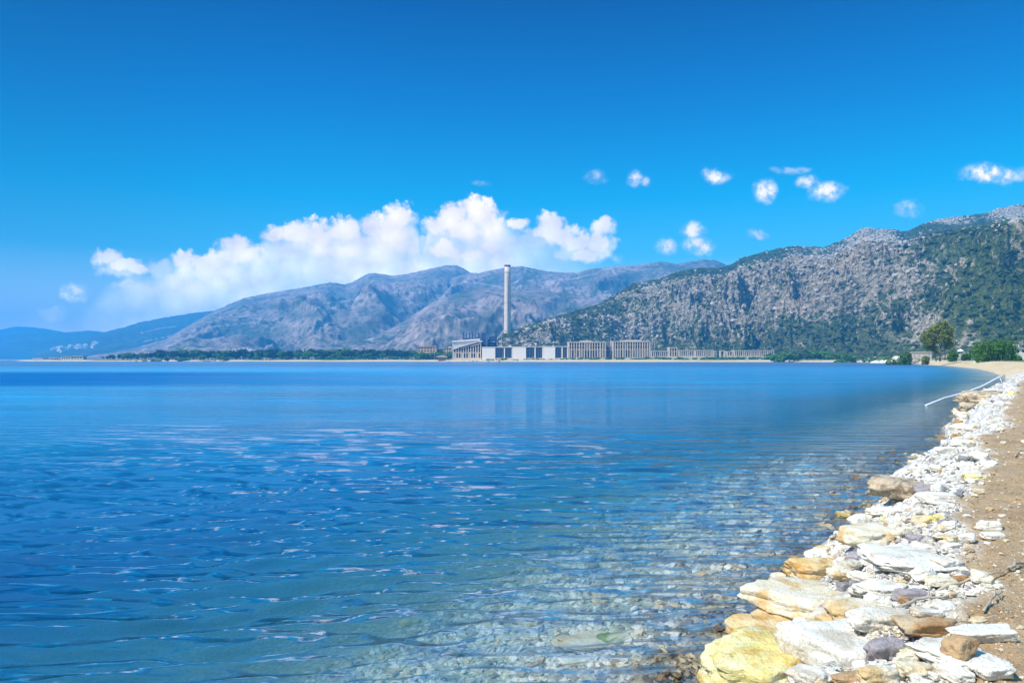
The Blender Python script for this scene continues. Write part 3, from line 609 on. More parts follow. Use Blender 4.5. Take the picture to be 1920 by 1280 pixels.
class Bld:
    """a building whose parts are measured in photo pixels at its own distance"""
    def __init__(s, name, px0, Y, label, cat='building', group=None):
        s.Y = Y; s.x0 = gx(px0, Y); s.zb = gh(s.x0, Y) - 0.3
        s.e = empty(name, (s.x0, Y, s.zb), label, cat, group)
    def X(s, p): return gx(p, s.Y) - s.x0
    def Z(s, q): return gz(q, s.Y) - s.zb
    def box(s, name, p0, p1, q0, q1, y0, y1, mat, parent=None):     # q0 top row, q1 bottom row (None: down to the ground)
        return MB().box(s.X(p0), s.X(p1), y0, y1, 0 if q1 is None else s.Z(q1), s.Z(q0)).build(name, mat, parent or s.e)
    def poly(s, name, pts, y0, y1, mat, parent=None):
        pr = [(s.X(a), 0 if b is None else s.Z(b)) for a, b in pts]
        ar = sum(pr[i][0] * pr[(i + 1) % len(pr)][1] - pr[(i + 1) % len(pr)][0] * pr[i][1] for i in range(len(pr)))
        if ar < 0: pr = pr[::-1]
        return MB().prism(pr, y0, y1).build(name, mat, parent or s.e)

def chimney():
    Y = 1480.0; x = gx(951.6, Y); zt = gz(498.5, Y); zb = -4.0
    e = empty('chimney', (x, Y, zb), 'very tall pale concrete chimney rising behind the power station', 'chimney')
    n = 40; H = zt - zb; k = Y / F
    mb = MB(); mb.tube([(0, 0, H * t) for t in np.linspace(0, 1, 14)], [k * (7.0 - 1.5 * t) for t in np.linspace(0, 1, 14)], n)
    mm, T = material('chimney_concrete'); P = T.new('ShaderNodeTexCoord').outputs['Object']; sp = T.new('ShaderNodeSeparateXYZ'); T.l.new(P, sp.inputs[0])
    c = T.mix(T.noise(T.v('MULTIPLY', P, (1, 1, 0.15)), 0.35, 5, 0.6)[0], (0.56, 0.45, 0.36), (0.74, 0.62, 0.52))
    c = T.mix(T.rng(T.m('FRACT', T.m('MULTIPLY', sp.outputs[2], 0.11)), 0.92, 1.0, 0, 0.25), c, (0.3, 0.26, 0.22))
    finish(T, c, 0.85)
    mb.build('shaft', mm, e, True)
    r = MB(); r.tube([(0, 0, H - 1.0), (0, 0, H + 1.6)], k * 6.1, n); r.build('rim', simple('sooty_concrete', (0.12, 0.10, 0.09)), e, True)
    for t in (0.93, 0.62, 0.33):
        MB().tube([(0, 0, H * t), (0, 0, H * t + 1.2)], k * (7.25 - 1.5 * t), n).build('gallery', m_grey, e, True)
    MB().box(-0.6, 0.6, -k * 7.4, -k * 6.6, 2, H * 0.9).build('ladder', m_grey, e)
chimney()

b = Bld('turbine_hall', 876, 1085, 'grey hall with a slanting roof and tall window bays, left end of the power station', 'industrial hall')
b.poly('rear_wall', [(845.8, None), (845.8, 639.5), (898, 635.8), (898, None)], 22, 60, m_grey)
b.poly('rear_roof', [(845, 640), (845, 638.4), (899, 634.2), (899, 636)], 20, 62, m_white)
b.poly('wall', [(849.5, None), (849.5, 655.5), (899, 641.5), (902.5, 641.5), (902.5, None)], 1.6, 21.5, m_dark)
b.poly('roof', [(848.4, 655), (848.4, 653.4), (898.8, 638.4), (903.6, 638.6), (903.6, 640.6), (899, 640.4)], -1.2, 21.9, m_white)
b.poly('fascia', [(860, 652.6), (860, 651.2), (898, 640.4), (898, 642.6)], -1.6, -1.25, m_dark)
for k in range(12):
    p = 849.6 + k * 4.62; top = 654.2 - (p - 849.6) * 0.275
    b.box('pillar', p, p + 1.5, max(top, 640.9), None, 0.0, 1.5, m_conc)
    if k < 11:
        b.box('beam', p + 1.5, p + 4.62, 660.2, 661.6, 0.3, 1.4, m_conc)
        if top < 651: b.box('lintel', p + 1.5, p + 4.62, max(top, 641) + .2, max(top, 641) + 4.2 if k > 6 else max(top, 641) + 2.2, 0.3, 1.4, m_conc)
        if k % 3 == 0: b.box('infill_panel', p + 1.5, p + 4.62, 661.6, 671.5, 0.7, 1.45, m_cream)
b.box('plinth', 849.3, 903, 670.6, None, -0.5, -0.02, m_conc)

b = Bld('boiler_house', 915, 1130, 'dark blue steel boiler house behind the slanting concrete hall', 'boiler house')
b.box('wall', 903, 917, 636, None, 0, 30, m_blue)
b.poly('wall', [(917.2, None), (917.2, 630.5), (931, 629.5), (931, None)], 4, 28, m_blue)
b.box('roof', 902.5, 917.1, 635.3, 635.95, -0.3, 30.3, m_grey)
b.box('stair_tower', 911, 914, 634, 651, -4, -0.05, m_steel)
b.box('pipe_rack', 917.5, 928, 640.2, 641.2, 1, 3.9, m_steel)
b.box('pipe_rack', 919, 926, 646, 646.8, 1, 3.9, m_steel)
for i, (a, c) in enumerate([(868, 881.5), (884.4, 898.2), (903, 910.5)]):
    b = Bld('boiler_tower', (a + c) / 2, 1120 + i * 0, ['dark blue boiler tower with an open steel frame, leftmost above the slanting roof', 'dark blue boiler tower with an open steel frame, middle one above the slanting roof', 'narrow dark blue boiler tower at the top right of the slanting roof'][i], 'tower', 'boiler towers above the slanting roof')
    w = (c - a) / (2 if i < 2 else 1)
    b.box('base', a, c, 633.6, None, 0, 9, m_blue)
    for x_, wd in ((a, 2.2), (a + (c - a) * .38, 1.6), (c - 2.2, 2.2)):
        b.box('column', x_, x_ + wd, 622.6 + (0.8 if x_ > a else 0), 633.55, 1, 7, m_blue)
    b.box('gallery', a + 2.25, c - 2.25, 628.6, 629.6, 2, 6, m_steel)
    b.box('tank', a + (2.6 if i != 1 else 4.2), a + (5 if i < 2 else 5.2), 624.2, 628.5, 2.5, 5.5, m_white)

b = Bld('coal_conveyor', 938, 1300, 'pale sloping conveyor gantry running down from the chimney foot', 'conveyor')
b.poly('gantry', [(929.5, 640), (929.5, 637.5), (944.5, 617.6), (944.5, 620.2)], 0, 5, m_conc)
for p, q in ((932, 636), (936, 630.6), (940.5, 624.5)): b.box('leg', p, p + .8, q, None, 1, 4, m_grey)
b = Bld('transfer_tower', 930.5, 1300, 'pale transfer tower at the low end of the conveyor', 'tower')
b.box('wall', 928, 933, 637, None, 6, 14, m_conc); b.box('roof', 927.7, 933.3, 636.4, 636.95, 5.7, 14.3, m_grey)

def white_hall(p0, pw, p1, tq, label):
    """a white windowless block followed by two dark blue glazed bays"""
    b = Bld('white_hall', (p0 + p1) / 2, 1070, label, 'industrial hall', 'white halls with dark glazed bays')
    b.box('wall', p0, pw, tq + 1.0, None, 0, 40, m_white)
    b.box('rear_wall', pw + .02, p1, tq + 1.6, None, 5.5, 39, m_blue)
    b.box('roof', p0 - .3, p1 + .2, tq, tq + .98, -0.4, 40.5, m_white)
    mid = (pw + p1) / 2 + 1
    for a, c in ((pw + 1.2, mid - 1.2), (mid + 1.2, p1 - 1.6)):
        g = b.box('window', a, c, tq + 2.0, 670.6, 5.0, 5.45, m_glass)
        n = 5
        for k in range(1, n): b.box('mullion', a + (c - a) * k / n - .12, a + (c - a) * k / n + .12, tq + 2.0, 670.6, 4.6, 4.98, m_blue if k % 2 else m_steel, g)
        g.name = 'window'
    for p in (mid - 1.0, p1 - 1.5): b.box('pillar', p, p + 2.0 if p < p1 - 2 else p + 1.5, tq + 1.0, None, 0.2, 2.2, m_white)
    b.box('plinth', pw + .05, p1, 670.8, None, 1.0, 4.5, m_conc)
white_hall(903.8, 928.6, 961.0, 650.2, 'largest white windowless block with two dark glazed bays, beside the slanting hall')
white_hall(961.3, 986.2, 1018.3, 649.4, 'white block with blue glazed bays in the middle of the three')
white_hall(1018.6, 1041.0, 1064.9, 649.0, 'white block and glazed bays standing against the ribbed hall')

def ribbed(p0, p1, tq, bq, n, label, dome=None, mid=654.6, infill=True, Y=1065, depth=26, name='ribbed_hall', seed=0, group='ribbed concrete halls'):
    r = random.Random(seed); b = Bld(name, (p0 + p1) / 2, Y, label, 'ruined hall', group)
    b.box('wall', p0 + .4, p1 - .4, tq + 1.4, None, 2.4, depth, m_pink)
    b.box('cornice', p0 - .2, p1 + .2, tq, tq + 1.35, -0.3, depth + .3, m_conc)
    if dome: b.poly('parapet', [(dome[0], tq - .03), (dome[0] + 3, tq - 1.9), ((dome[0] + dome[1]) / 2, tq - 2.6), (dome[1] - 3, tq - 1.9), (dome[1], tq - .03)], 0.2, 3, m_conc)
    st = (p1 - p0 - 1.3) / n
    for k in range(n + 1):
        p = p0 + k * st; b.box('rib', p, p + 1.35 + 0.5 * (k % 4 == 0), tq + 1.4, None, 0, 2.35, m_conc)
    if mid: b.box('floor_beam', p0 + .1, p1 - .1, mid, mid + .9, 0.5, 2.2, m_conc)
    for k in range(n):
        a = p0 + k * st + 1.9; c = p0 + (k + 1) * st - .1
        if c - a < .6: continue
        if mid and r.random() < .9:
            b.box('window', a, c, tq + 2.3, tq + 6.2, 2.0, 2.38, m_dark)
            b.box('window', a, c, tq + 8.0, mid - 1.5, 2.0, 2.38, m_dark)
        if r.random() < .75: b.box('window', a, c, (mid + 2.6) if mid else tq + 2.5, bq - 1.5 - r.random() * 2, 2.0, 2.38, m_dark if r.random() < .6 else m_grey)
    b.box('plinth', p0 - .1, p1 + .1, bq - .6, None, -0.6, -.03, m_conc)
ribbed(1066, 1135.6, 640.6, 671.2, 14, 'tall ribbed concrete hall with a raised parapet in its middle', dome=(1086, 1111), seed=1)
ribbed(1148.6, 1219.2, 639.4, 670.8, 15, 'tall ribbed concrete hall with a nearly flat top, right of the open stair tower', seed=2, dome=(1165, 1205))
b = Bld('stair_tower', 1142, 1075, 'narrow open steel stair tower between the two tall ribbed halls', 'tower')
for p in (1137, 1140, 1143.2, 1146.6): b.box('post', p, p + .55, 639.5, None, 0, .5, m_steel)
for q in (642, 649, 656, 663): b.box('landing', 1137, 1147, q, q + .6, .52, 5, m_grey)
b.box('wall', 1137.5, 1146.8, 648, None, 5.1, 9, m_blue)
ribbed(1221, 1253, 657.2, 668.6, 8, 'low ruined colonnade with pinkish walls right of the tall ribbed halls', mid=None, Y=1060, depth=14, name='colonnade', seed=3, group='low colonnades along the shore')
ribbed(1254.5, 1270, 650.8, 668.4, 3, 'square pale gatehouse standing above the low colonnades', mid=658, Y=1058, depth=14, name='gatehouse', seed=4, group='low colonnades along the shore')
ribbed(1272.5, 1302, 656.2, 667.9, 7, 'low colonnade just right of the square gatehouse', mid=None, Y=1055, depth=12, name='colonnade', seed=5, group='low colonnades along the shore')
ribbed(1303.5, 1337.5, 656.2, 668.2, 9, 'low colonnade with closely spaced ribs, left of the freestanding arch', mid=None, Y=1050, depth=12, name='colonnade', seed=6, group='low colonnades along the shore')
ribbed(1363, 1373.5, 658.0, 667.4, 2, 'short pale remnant of colonnade beside the freestanding arch', mid=None, Y=1045, depth=10, name='colonnade', seed=7, group='low colonnades along the shore')
ribbed(1376.6, 1451, 656.4, 667.8, 19, 'longest low colonnade, at the right end of the ruins', mid=None, Y=1040, depth=12, name='colonnade', seed=8, group='low colonnades along the shore')
b = Bld('arch', 1354.5, 1045, 'freestanding pale concrete arch between the low colonnades', 'arch')
b.box('pillar', 1349.8, 1352, 658.2, None, 0, 3, m_conc); b.box('pillar', 1357, 1359.2, 658.2, None, 0, 3, m_conc); b.box('lintel', 1349.5, 1359.5, 656.8, 658.15, -.1, 3.1, m_conc)
b = Bld('arch', 1340.5, 1048, 'single thin concrete portal left standing beside the freestanding arch', 'arch')
b.box('pillar', 1337.9 + .6, 1340, 659, None, 0, 2, m_grey); b.box('pillar', 1342, 1343.4, 659, None, 0, 2, m_grey); b.box('lintel', 1338.2, 1343.7, 657.8, 658.95, -.1, 2.1, m_conc)

def pole(px, top, Y, label, head=True):
    x = gx(px, Y); z = gh(x, Y); e = empty('lamp_post', (x, Y, z), label, 'lamp post', 'lamp posts along the plant shore')
    h = gz(top, Y) - z
    MB().tube([(0, 0, -.3), (0, 0, h)], [.22, .13], 8).build('pole', m_steel, e, True)
    MB().tube([(0, 0, h), (1.6, 0, h + .35)], [.09, .07], 6).build('arm', m_steel, e, True)
    MB().box(1.5, 2.4, -.2, .2, h + .2, h + .42).build('lamp_head', m_grey, e)
pole(815, 649, 1080, 'thin lamp post on the beach left of the slanting hall'); pole(1145, 632, 1050, 'tallest thin post standing in front of the stair tower')
pole(1222.5, 634, 1055, 'thin tall post at the right edge of the second ribbed hall'); pole(1375.6, 647, 1035, 'thin post rising above the low colonnades'); pole(1227.5, 640, 1055, 'shorter thin post just right of the second ribbed hall')

def hotel(name, p0, p1, tq, bq, Y, label, roofm, wallm, rows=2, cols_=6, lift=None):
    b = Bld(name, (p0 + p1) / 2, Y, label, 'building')
    b.box('wall', p0, p1, tq + 1.2, None, 0, 14, wallm)
    b.box('roof', p0 - .5, p1 + .5, tq + .1, tq + 1.15, -.6, 14.6, roofm)
    b.box('roof', p0 + (p1 - p0) * .55, p1 - 1, tq - 1.6, tq + .05, 3, 11, roofm)
    rh = (bq - tq - 2.2) / rows
    for r_ in range(rows):
        for c_ in range(cols_):
            a = p0 + .8 + c_ * (p1 - p0 - 1) / cols_
            b.box('window', a, a + (p1 - p0) / cols_ * .5, tq + 2.0 + r_ * rh, tq + 2.0 + r_ * rh + rh * .55, -.12, -.01, m_dark)
    return b
hotel('hotel', 783.6, 818.5, 649.4, 661, 1220, 'orange hotel with a tiled roof above the trees left of the power station', m_terra, m_ochrew)
hotel('apartment_house', 832, 847.6, 651, 664, 1200, 'small ochre house squeezed between trees and the slanting hall', m_cream, m_ochrew, 2, 3)
b = Bld('beach_hut', 827, 1060, 'thatched open beach bar under a wide sloping roof', 'beach bar')
b.poly('roof', [(816.5, 669.3), (820, 667), (829, 665.6), (836, 667.6), (839.5, 669.8)], 0, 9, simple('dry_thatch', (0.50, 0.40, 0.26)))
for p in (818, 822.5, 827.5, 832.5, 837.5): b.box('post', p, p + .35, 669.2, None, .4, .8, m_grey)
b.box('counter', 821, 835, 671.6, None, 4, 7, m_terra)

# long low white building at the right edge of the picture, parasol, pale tent
b = Bld('long_building', 1925, 520, 'long low white building behind the round bushes at the right edge', 'building')
b.box('wall', 1898.5, 1968, 653.6, None, 0, 9, m_white); b.box('roof', 1897.5, 1969, 651.6, 653.55, -.8, 9.8, m_grey)
for k in range(6): b.box('window', 1906 + k * 10, 1911 + k * 10, 656, 660, -.1, -.01, m_dark)
b.box('chimney', 1914, 1916.5, 646.5, 651.55, 3, 4.5, m_white)
b = Bld('low_building', 1724, 640, 'low pale shed left of the tall twin-trunk tree', 'building')
b.box('wall', 1709, 1747, 660.4, None, 0, 8, m_cream); b.box('roof', 1708, 1748, 659.2, 660.35, -.6, 8.6, m_conc)
for k in range(4): b.box('door', 1713 + k * 9, 1716 + k * 9, 662.4, None, -.12, -.01, m_grey)
x = gx(1801, 330); z = gh(x, 330); e = empty('parasol', (x, 330, z), 'pale round parasol on a thin pole between the tall tree and the bushes', 'parasol')
ht = gz(654, 330) - z
mb = MB(); n = 16; rr = 6 * 330 / F
for k, (rad, zz) in enumerate([(0.05, ht), (rr * .5, ht - .28), (rr, ht - .85), (rr * 1.0, ht - 1.05)]): mb.v += [(rad * math.cos(2 * math.pi * i / n), rad * math.sin(2 * math.pi * i / n), zz) for i in range(n)]
mb.f += [(a * n + i, a * n + (i + 1) % n, (a + 1) * n + (i + 1) % n, (a + 1) * n + i) for a in range(3) for i in range(n)]
mb.build('canopy', m_white, e); MB().tube([(0, 0, -.2), (0, 0, ht)], .05, 8).build('pole', m_steel, e, True)
x = gx(1830.5, 300); z = gh(x, 300); e = empty('tent', (x, 300, z), 'small pale green dome tent beside the round bushes', 'tent')
n = 18; k3 = 300 / F
mb = MB(); rows_ = [(1, 0), (.98, .35), (.82, .7), (.5, .93), (.02, 1)]
for a_, c_ in rows_: mb.v += [(a_ * 7 * k3 * math.cos(2 * math.pi * i / n), a_ * 4 * k3 * math.sin(2 * math.pi * i / n), c_ * 5.2 * k3 + .02) for i in range(n)]
mb.f += [(a * n + i, a * n + (i + 1) % n, (a + 1) * n + (i + 1) % n, (a + 1) * n + i) for a in range(4) for i in range(n)]
mb.build('fly_sheet', simple('pale_green_fabric', (0.45, 0.58, 0.48), 0.7), e, True)
MB().prism([(-.35, .02), (.35, .02), (0, .75)], -4.1 * k3, -4.02 * k3).build('door', m_dark, e)

# ------------------------------------------------------------------ houses in the distance
def hill_at(h, px, py):
    ok = (h['T'] < 0.97); dd = np.hypot(h['PX'] - px, h['PY'] - py) + np.where(ok, 0, 999) + h['T'] * 2.0
    i = np.unravel_index(np.argmin(dd), dd.shape); return float(h['X'][i]), float(h['Y'][i]), float(h['Z'][i])
def house_mesh(w, d, hh, rh):
    mb = MB(); mb.box(-w / 2, w / 2, -d / 2, d / 2, -4, hh); return mb
def make_house(loc, w, d, hh, roofm, wallm, label, group, rz=0, two=False):
    e = empty('house', loc, label, 'house', group, rz)
    MB().box(-w / 2, w / 2, -d / 2, d / 2, -6, hh).build('wall', wallm, e)
    MB().prism([(-w / 2 - .4, hh + .02), (w / 2 + .4, hh + .02), (w / 2 + .4, hh + .3), (0, hh + .3 + w * .18), (-w / 2 - .4, hh + .3)], -d / 2 - .4, d / 2 + .4).build('roof', roofm, e)
    f = MB()
    for k in range(3): f.box(-w / 2 + w * (.15 + .27 * k), -w / 2 + w * (.29 + .27 * k), -d / 2 - .08, -d / 2 - .01, hh * .45, hh * .75)
    f.build('window', m_dark, e); return e
def copy_tree(o, parent=None):
    c = o.copy(); col.objects.link(c)
    if parent: c.parent = parent
    for ch in list(o.children): copy_tree(ch, c)
    return c
r = random.Random(9); proto = None
for k in range(34):
    t = k / 33; px = 99 + 88 * r.random(); py = 657 - (px - 99) * 0.10 + r.gauss(0, 1.6) - (4 if r.random() < .25 and px > 120 else 0)
    x, y, z = hill_at(H_l3 if px > 112 else H_town, px, max(py, 649.5 - (px - 130) * .06) if px > 128 else py); wd = (20 + 14 * r.random()) * (1.0 if px > 112 else 1.5)
    if proto is None: proto = o = make_house((x, y, z), 16, 11, 9, m_conc, m_white, 'tiny white house in the hillside village at the far left', 'houses of the far village', 0)
    else: o = copy_tree(proto); o.location = (x, y, z)
    s_ = wd / 16; o.scale = (s_, s_, s_ * (.8 + .6 * r.random())); o.rotation_euler = (0, 0, r.uniform(-.6, .6))
proto = None
for k, (px, py, w) in enumerate([(427, 658, 6), (434, 655, 7), (441, 653, 8), (449, 651.5, 7), (456, 650.5, 8), (463, 652, 7), (446, 657, 9), (455, 656, 9), (438, 660, 7), (470, 654, 8), (480, 655, 7), (488, 656, 7)]):
    Y = 1750; x = gx(px, Y); z = gz(py, Y)
    x, y, z = hill_at(H_left, px, py + 2)
    if proto is None: proto = o = make_house((x, y, z), 10, 9, 5, m_terra, m_white, 'white house with a red roof in the hamlet above the pine belt', 'houses of the hamlet above the pines')
    else: o = copy_tree(proto); o.location = (x, y, z)
    s_ = w * y / F / 10; o.scale = (s_, s_, s_ * .7)
for (p0, p1, t_, b_, lab) in [(115, 133, 668, 673, 'long low white shed on the shore at the far left'), (134, 156, 667, 672, 'wider pale shed on the far left shore with an ochre front'), (92, 112, 670.5, 675, 'flat low building nearest the left end of the beach'), (62, 80, 671.5, 675.5, 'white jetty building at the left tip of the beach')]:
    b = Bld('shed', (p0 + p1) / 2, 1400, lab, 'shed'); b.box('wall', p0, p1, t_ + .9, None, 0, 12, m_white if 'white' in lab else m_cream); b.box('roof', p0 - .4, p1 + .4, t_, t_ + .86, -.8, 12.8, m_conc)
    for k in range(4): b.box('door', p0 + 1.5 + k * (p1 - p0 - 2) / 4, p0 + 3.4 + k * (p1 - p0 - 2) / 4, t_ + 2, b_, -.15, -.02, m_dark)
for (px, lab) in [(500, 'small pale kiosk among the pines on the left beach'), (398, 'tiny white hut on the beach near the left third'), (772, 'low stone breakwater hut at the right end of the pine beach')]:
    b = Bld('kiosk', px, 1180, lab, 'kiosk'); b.box('wall', px - 4, px + 4, 671.6, None, 0, 4, m_cream); b.box('roof', px - 4.6, px + 4.6, 670.9, 671.55, -.5, 4.5, m_conc); b.box('window', px - 2, px + 2, 672.6, 674.2, -.1, -.01, m_dark)

# ------------------------------------------------------------------ trees and bushes
def leaf_mat(name, dark, light, dry=(0.14, 0.13, 0.04)):
    m, T = material(name); P = T.new('ShaderNodeTexCoord').outputs['Object']; g = T.new('ShaderNodeNewGeometry').outputs['Random Per Island']
    n = T.noise(P, 0.5, 3, 0.6)[0]
    c = T.mix(T.m('ADD', T.m('MULTIPLY', g, 0.6), T.rng(n, .35, .65, 0, .4)), dark, light); c = T.mix(T.rng(g, .9, 1.0, 0, .7), c, dry)
    d = T.new('ShaderNodeBsdfDiffuse'); T.l.new(c, d.inputs[0]); t = T.new('ShaderNodeBsdfTranslucent'); T.l.new(T.v('SCALE', c, scale=1.3), t.inputs[0])
    mx = T.new('ShaderNodeMixShader'); mx.inputs[0].default_value = .28; T.l.new(d.outputs[0], mx.inputs[1]); T.l.new(t.outputs[0], mx.inputs[2])
    o = T.new('ShaderNodeOutputMaterial'); T.l.new(mx.outputs[0], o.inputs[0]); return m
m_leaf_o = leaf_mat('olive_leaves', (0.085, 0.12, 0.02), (0.36, 0.40, 0.08)); m_leaf_g = leaf_mat('bright_green_leaves', (0.032, 0.092, 0.014), (0.17, 0.35, 0.04))
m_leaf_p = leaf_mat('pine_needles', (0.016, 0.045, 0.022), (0.06, 0.12, 0.042), (0.09, 0.12, 0.04)); m_leaf_s = leaf_mat('scrub_leaves', (0.032, 0.060, 0.022), (0.125, 0.155, 0.048))
m_bark = simple('grey_brown_bark', (0.14, 0.10, 0.07), 0.9, 0.2, 3.0)
def leaves(blobs_, n, size, seed, elong=1.0):
    r = np.random.default_rng(seed); B = np.array(blobs_, float); w = B[:, 3] * B[:, 4] * B[:, 5]; w = w ** 0.75; w /= w.sum()
    k = r.choice(len(B), n, p=w); d = r.normal(size=(n, 3)); d /= np.linalg.norm(d, axis=1)[:, None]
    rad = r.random(n) ** 0.38; lump = 1 + .22 * np.sin(d[:, 0] * 5 + k) * np.cos(d[:, 1] * 6 + 2 * k) + .15 * np.sin(d[:, 2] * 9 + k)
    c = B[k, :3] + d * B[k, 3:6] * (rad * lump)[:, None]
    nn = d * .7 + r.normal(size=(n, 3)) * .8; nn /= np.linalg.norm(nn, axis=1)[:, None]
    a = np.cross(nn, r.normal(size=(n, 3))); a /= np.linalg.norm(a, axis=1)[:, None]; b_ = np.cross(nn, a)
    s_ = size * (.6 + .8 * r.random(n))[:, None]; a = a * s_ * elong; b_ = b_ * s_
    V = np.stack([c - a - b_ * .6, c + a * .3 - b_, c + a + b_ * .5, c - a * .2 + b_], 1).reshape(-1, 3)
    return V, np.arange(4 * n).reshape(-1, 4)
def plant(name, loc, blobs_, n, size, mat, seed, label, cat, group=None, trunks=None, elong=1.0):
    e = empty(name, loc, label, cat, group); V, Fc = leaves(blobs_, n, size, seed, elong); mesh_np('crown', V, Fc, mat, parent=e)
    if trunks:
        for tr_ in trunks:
            mb = MB()
            for pts, rad in tr_: mb.tube(pts, rad, 8)
            mb.build('trunk', m_bark, e, True)
    return e
# tall twin-trunk eucalyptus on the point
Y0 = 355.0; k0 = Y0 / F; x0 = gx(1760, Y0); z0 = gh(x0, Y0); zo = (gz(675, Y0) - z0)
def q(px, py, dy=0): return ((px - 1760) * k0, dy, gz(py, Y0) - z0)
bl = []
for (px, py, rx, ry, dy) in [(1741, 628, 11, 11, 0), (1752, 618, 12, 9, -1), (1768, 612, 10, 9, 1), (1778, 618, 9, 9, 0), (1783, 632, 8, 12, 1), (1737, 643, 9, 9, -1), (1748, 638, 10, 12, 1), (1762, 632, 11, 13, -1.5),
                           (1775, 640, 8, 11, 0), (1786, 645, 6, 6, 0), (1752, 652, 7, 7, 1), (1740, 652, 5, 5, 0), (1772, 606, 6, 5, 0), (1733, 635, 6, 6, 1), (1778, 652, 5, 4, 0), (1757, 660, 4, 4, 0)]:
    X_, _, Z_ = q(px, py); bl.append((X_, dy, Z_, rx * k0, rx * k0 * .9, ry * k0))
tr = [[([q(1755.5, 677), q(1753.5, 667), q(1751, 655), q(1744, 640), q(1740, 628)], [1.1 * k0, .95 * k0, .8 * k0, .5 * k0, .2 * k0]), ([q(1751, 655), q(1756, 640, 1), q(1760, 622, 1)], [.6 * k0, .4 * k0, .15 * k0])],
      [([q(1762.5, 677), q(1763, 664), q(1764, 650), q(1768, 634), q(1771, 612)], [1.7 * k0, 1.4 * k0, 1.1 * k0, .7 * k0, .25 * k0]), ([q(1764, 650), q(1756, 636), q(1751, 622)], [.8 * k0, .5 * k0, .2 * k0])],
      [([q(1772, 675), q(1772, 664), q(1771, 652), q(1780, 638)], [.9 * k0, .8 * k0, .6 * k0, .25 * k0])]]
plant('eucalyptus_tree', (x0, Y0, z0), bl, 6500, 0.30, m_leaf_o, 1, 'tall olive-green tree with several dark trunks standing on the sandy point', 'tree', None, tr)
def bush_px(name, px, pbase, w, h, Y, n, size, mat, seed, label, cat='bush', group=None, nb=7, trunk=True):
    k = Y / F; x = gx(px, Y); z = gh(x, Y); top = gz(pbase - h, Y) - z; wd = w * k; r = random.Random(seed); bl = []
    for i in range(nb):
        a = (i + .5) / nb - .5; hh = top * (.62 + .30 * math.cos(a * 2.4) + r.uniform(-.07, .07))
        bl.append((a * wd * .82, r.uniform(-.15, .15) * wd, hh * .62, wd * .19, wd * .19, hh * .40)); bl.append((a * wd * .9, r.uniform(-.2, .2) * wd, hh * .28, wd * .15, wd * .17, hh * .30))
    tr = [[([(0, 0, -.3), (wd * .02, 0, top * .3), (wd * .1, 0, top * .6)], [wd * .022, wd * .016, wd * .006]), ([(0, 0, top * .2), (-wd * .12, 0, top * .55)], [wd * .014, wd * .005])]] if trunk else None
    return plant(name, (x, Y, z), bl, n, size, mat, seed, label, cat, group, tr)
bush_px('round_tree', 1846, 674, 44, 39, 300, 4200, .24, m_leaf_g, 3, 'bright green dense round tree, left one of the merged pair', 'tree')
bush_px('round_tree', 1880, 674, 46, 42, 305, 4600, .24, m_leaf_g, 4, 'bright green dense round tree, taller right one of the merged pair', 'tree')
for i, (px, pb, w, h, lab) in enumerate([(1787, 671, 20, 17, 'low dark green bush right behind the tall tree on the point'), (1812, 671, 18, 12, 'low bush behind the pale parasol'), (1692, 675, 22, 13, 'rounded low bush at the waterside left of the boulder'), (1672, 675, 20, 9, 'yellow-green low bush left of the rounded waterside bush'),
                                       (1703, 670, 16, 16, 'taller dark bush behind the big shore boulder'), (1906, 673, 22, 8, 'low hedge plant under the long white building'), (1735, 674, 16, 8, 'dry yellowish bush left of the tall tree trunks'), (1900, 674, 14, 10, 'small bush tucked right of the merged round trees')]):
    bush_px('bush', px, pb, w, h, 420 if px < 1750 else 380, 900, .3, m_leaf_g if i not in (6,) else m_leaf_o, 20 + i, lab, 'bush', None, 5, False)

# pines and other trees along the far shore: four kinds, copied
def far_tree(kind, loc, label, group, first={}):
    name = ['pine_tree', 'broadleaf_tree', 'round_pine', 'shore_bush'][kind]
    if kind not in first:
        r = random.Random(60 + kind); bl = []
        for i in range(9):
            a = r.uniform(-.5, .5)
            if kind == 0: bl.append((a * 7, r.uniform(-2.5, 2.5), 7.4 + r.uniform(-1.6, 1.6) * (1 - abs(a)), 2.3, 2.3, 1.6))
            elif kind == 1: bl.append((a * 7, r.uniform(-2.5, 2.5), 4.4 + r.uniform(-2, 2.2) * (1 - abs(a)), 2.4, 2.4, 2.2))
            elif kind == 2: bl.append((a * 5, r.uniform(-2, 2), 6.0 + r.uniform(-3.0, 3.0) * (1 - abs(a)), 1.9, 1.9, 2.0))
            else: bl.append((a * 8, r.uniform(-2, 2), 1.3 + r.uniform(-.5, .8), 2.2, 2.0, 1.2))
        th = [5.5, 3.5, 5, 1][kind]
        e = plant(name, loc, bl, 420, .52, [m_leaf_p, m_leaf_g, m_leaf_p, m_leaf_g][kind], 70 + kind, label, ['pine tree', 'tree', 'pine tree', 'bush'][kind], group,
                  [[([(0, 0, -.5), (.1, 0, th * .6), (.3, 0, th)], [.32, .24, .14]), ([(0.1, 0, th * .6), (-1.4, .3, th * 1.15)], [.15, .06])]] if kind < 3 else None)
        first[kind] = e; return e
    e = copy_tree(first[kind]); e.location = loc; e['label'] = label; e['group'] = group; return e
r = random.Random(12)
def zone_name(px):
    for lim, n_ in ((260, 'at the thin left end of the beach belt'), (420, 'in the beach belt left of the hamlet'), (520, 'in the beach belt below the red-roofed hamlet'), (660, 'in the thick middle of the beach belt'), (782, 'in the beach belt left of the orange hotel'), (850, 'between the orange hotel and the slanting hall')):
        if px < lim: return n_
    return ''
KN = ['dark flat-topped pine', 'fresh green broadleaf tree', 'dark rounded pine', 'low pale green bush']
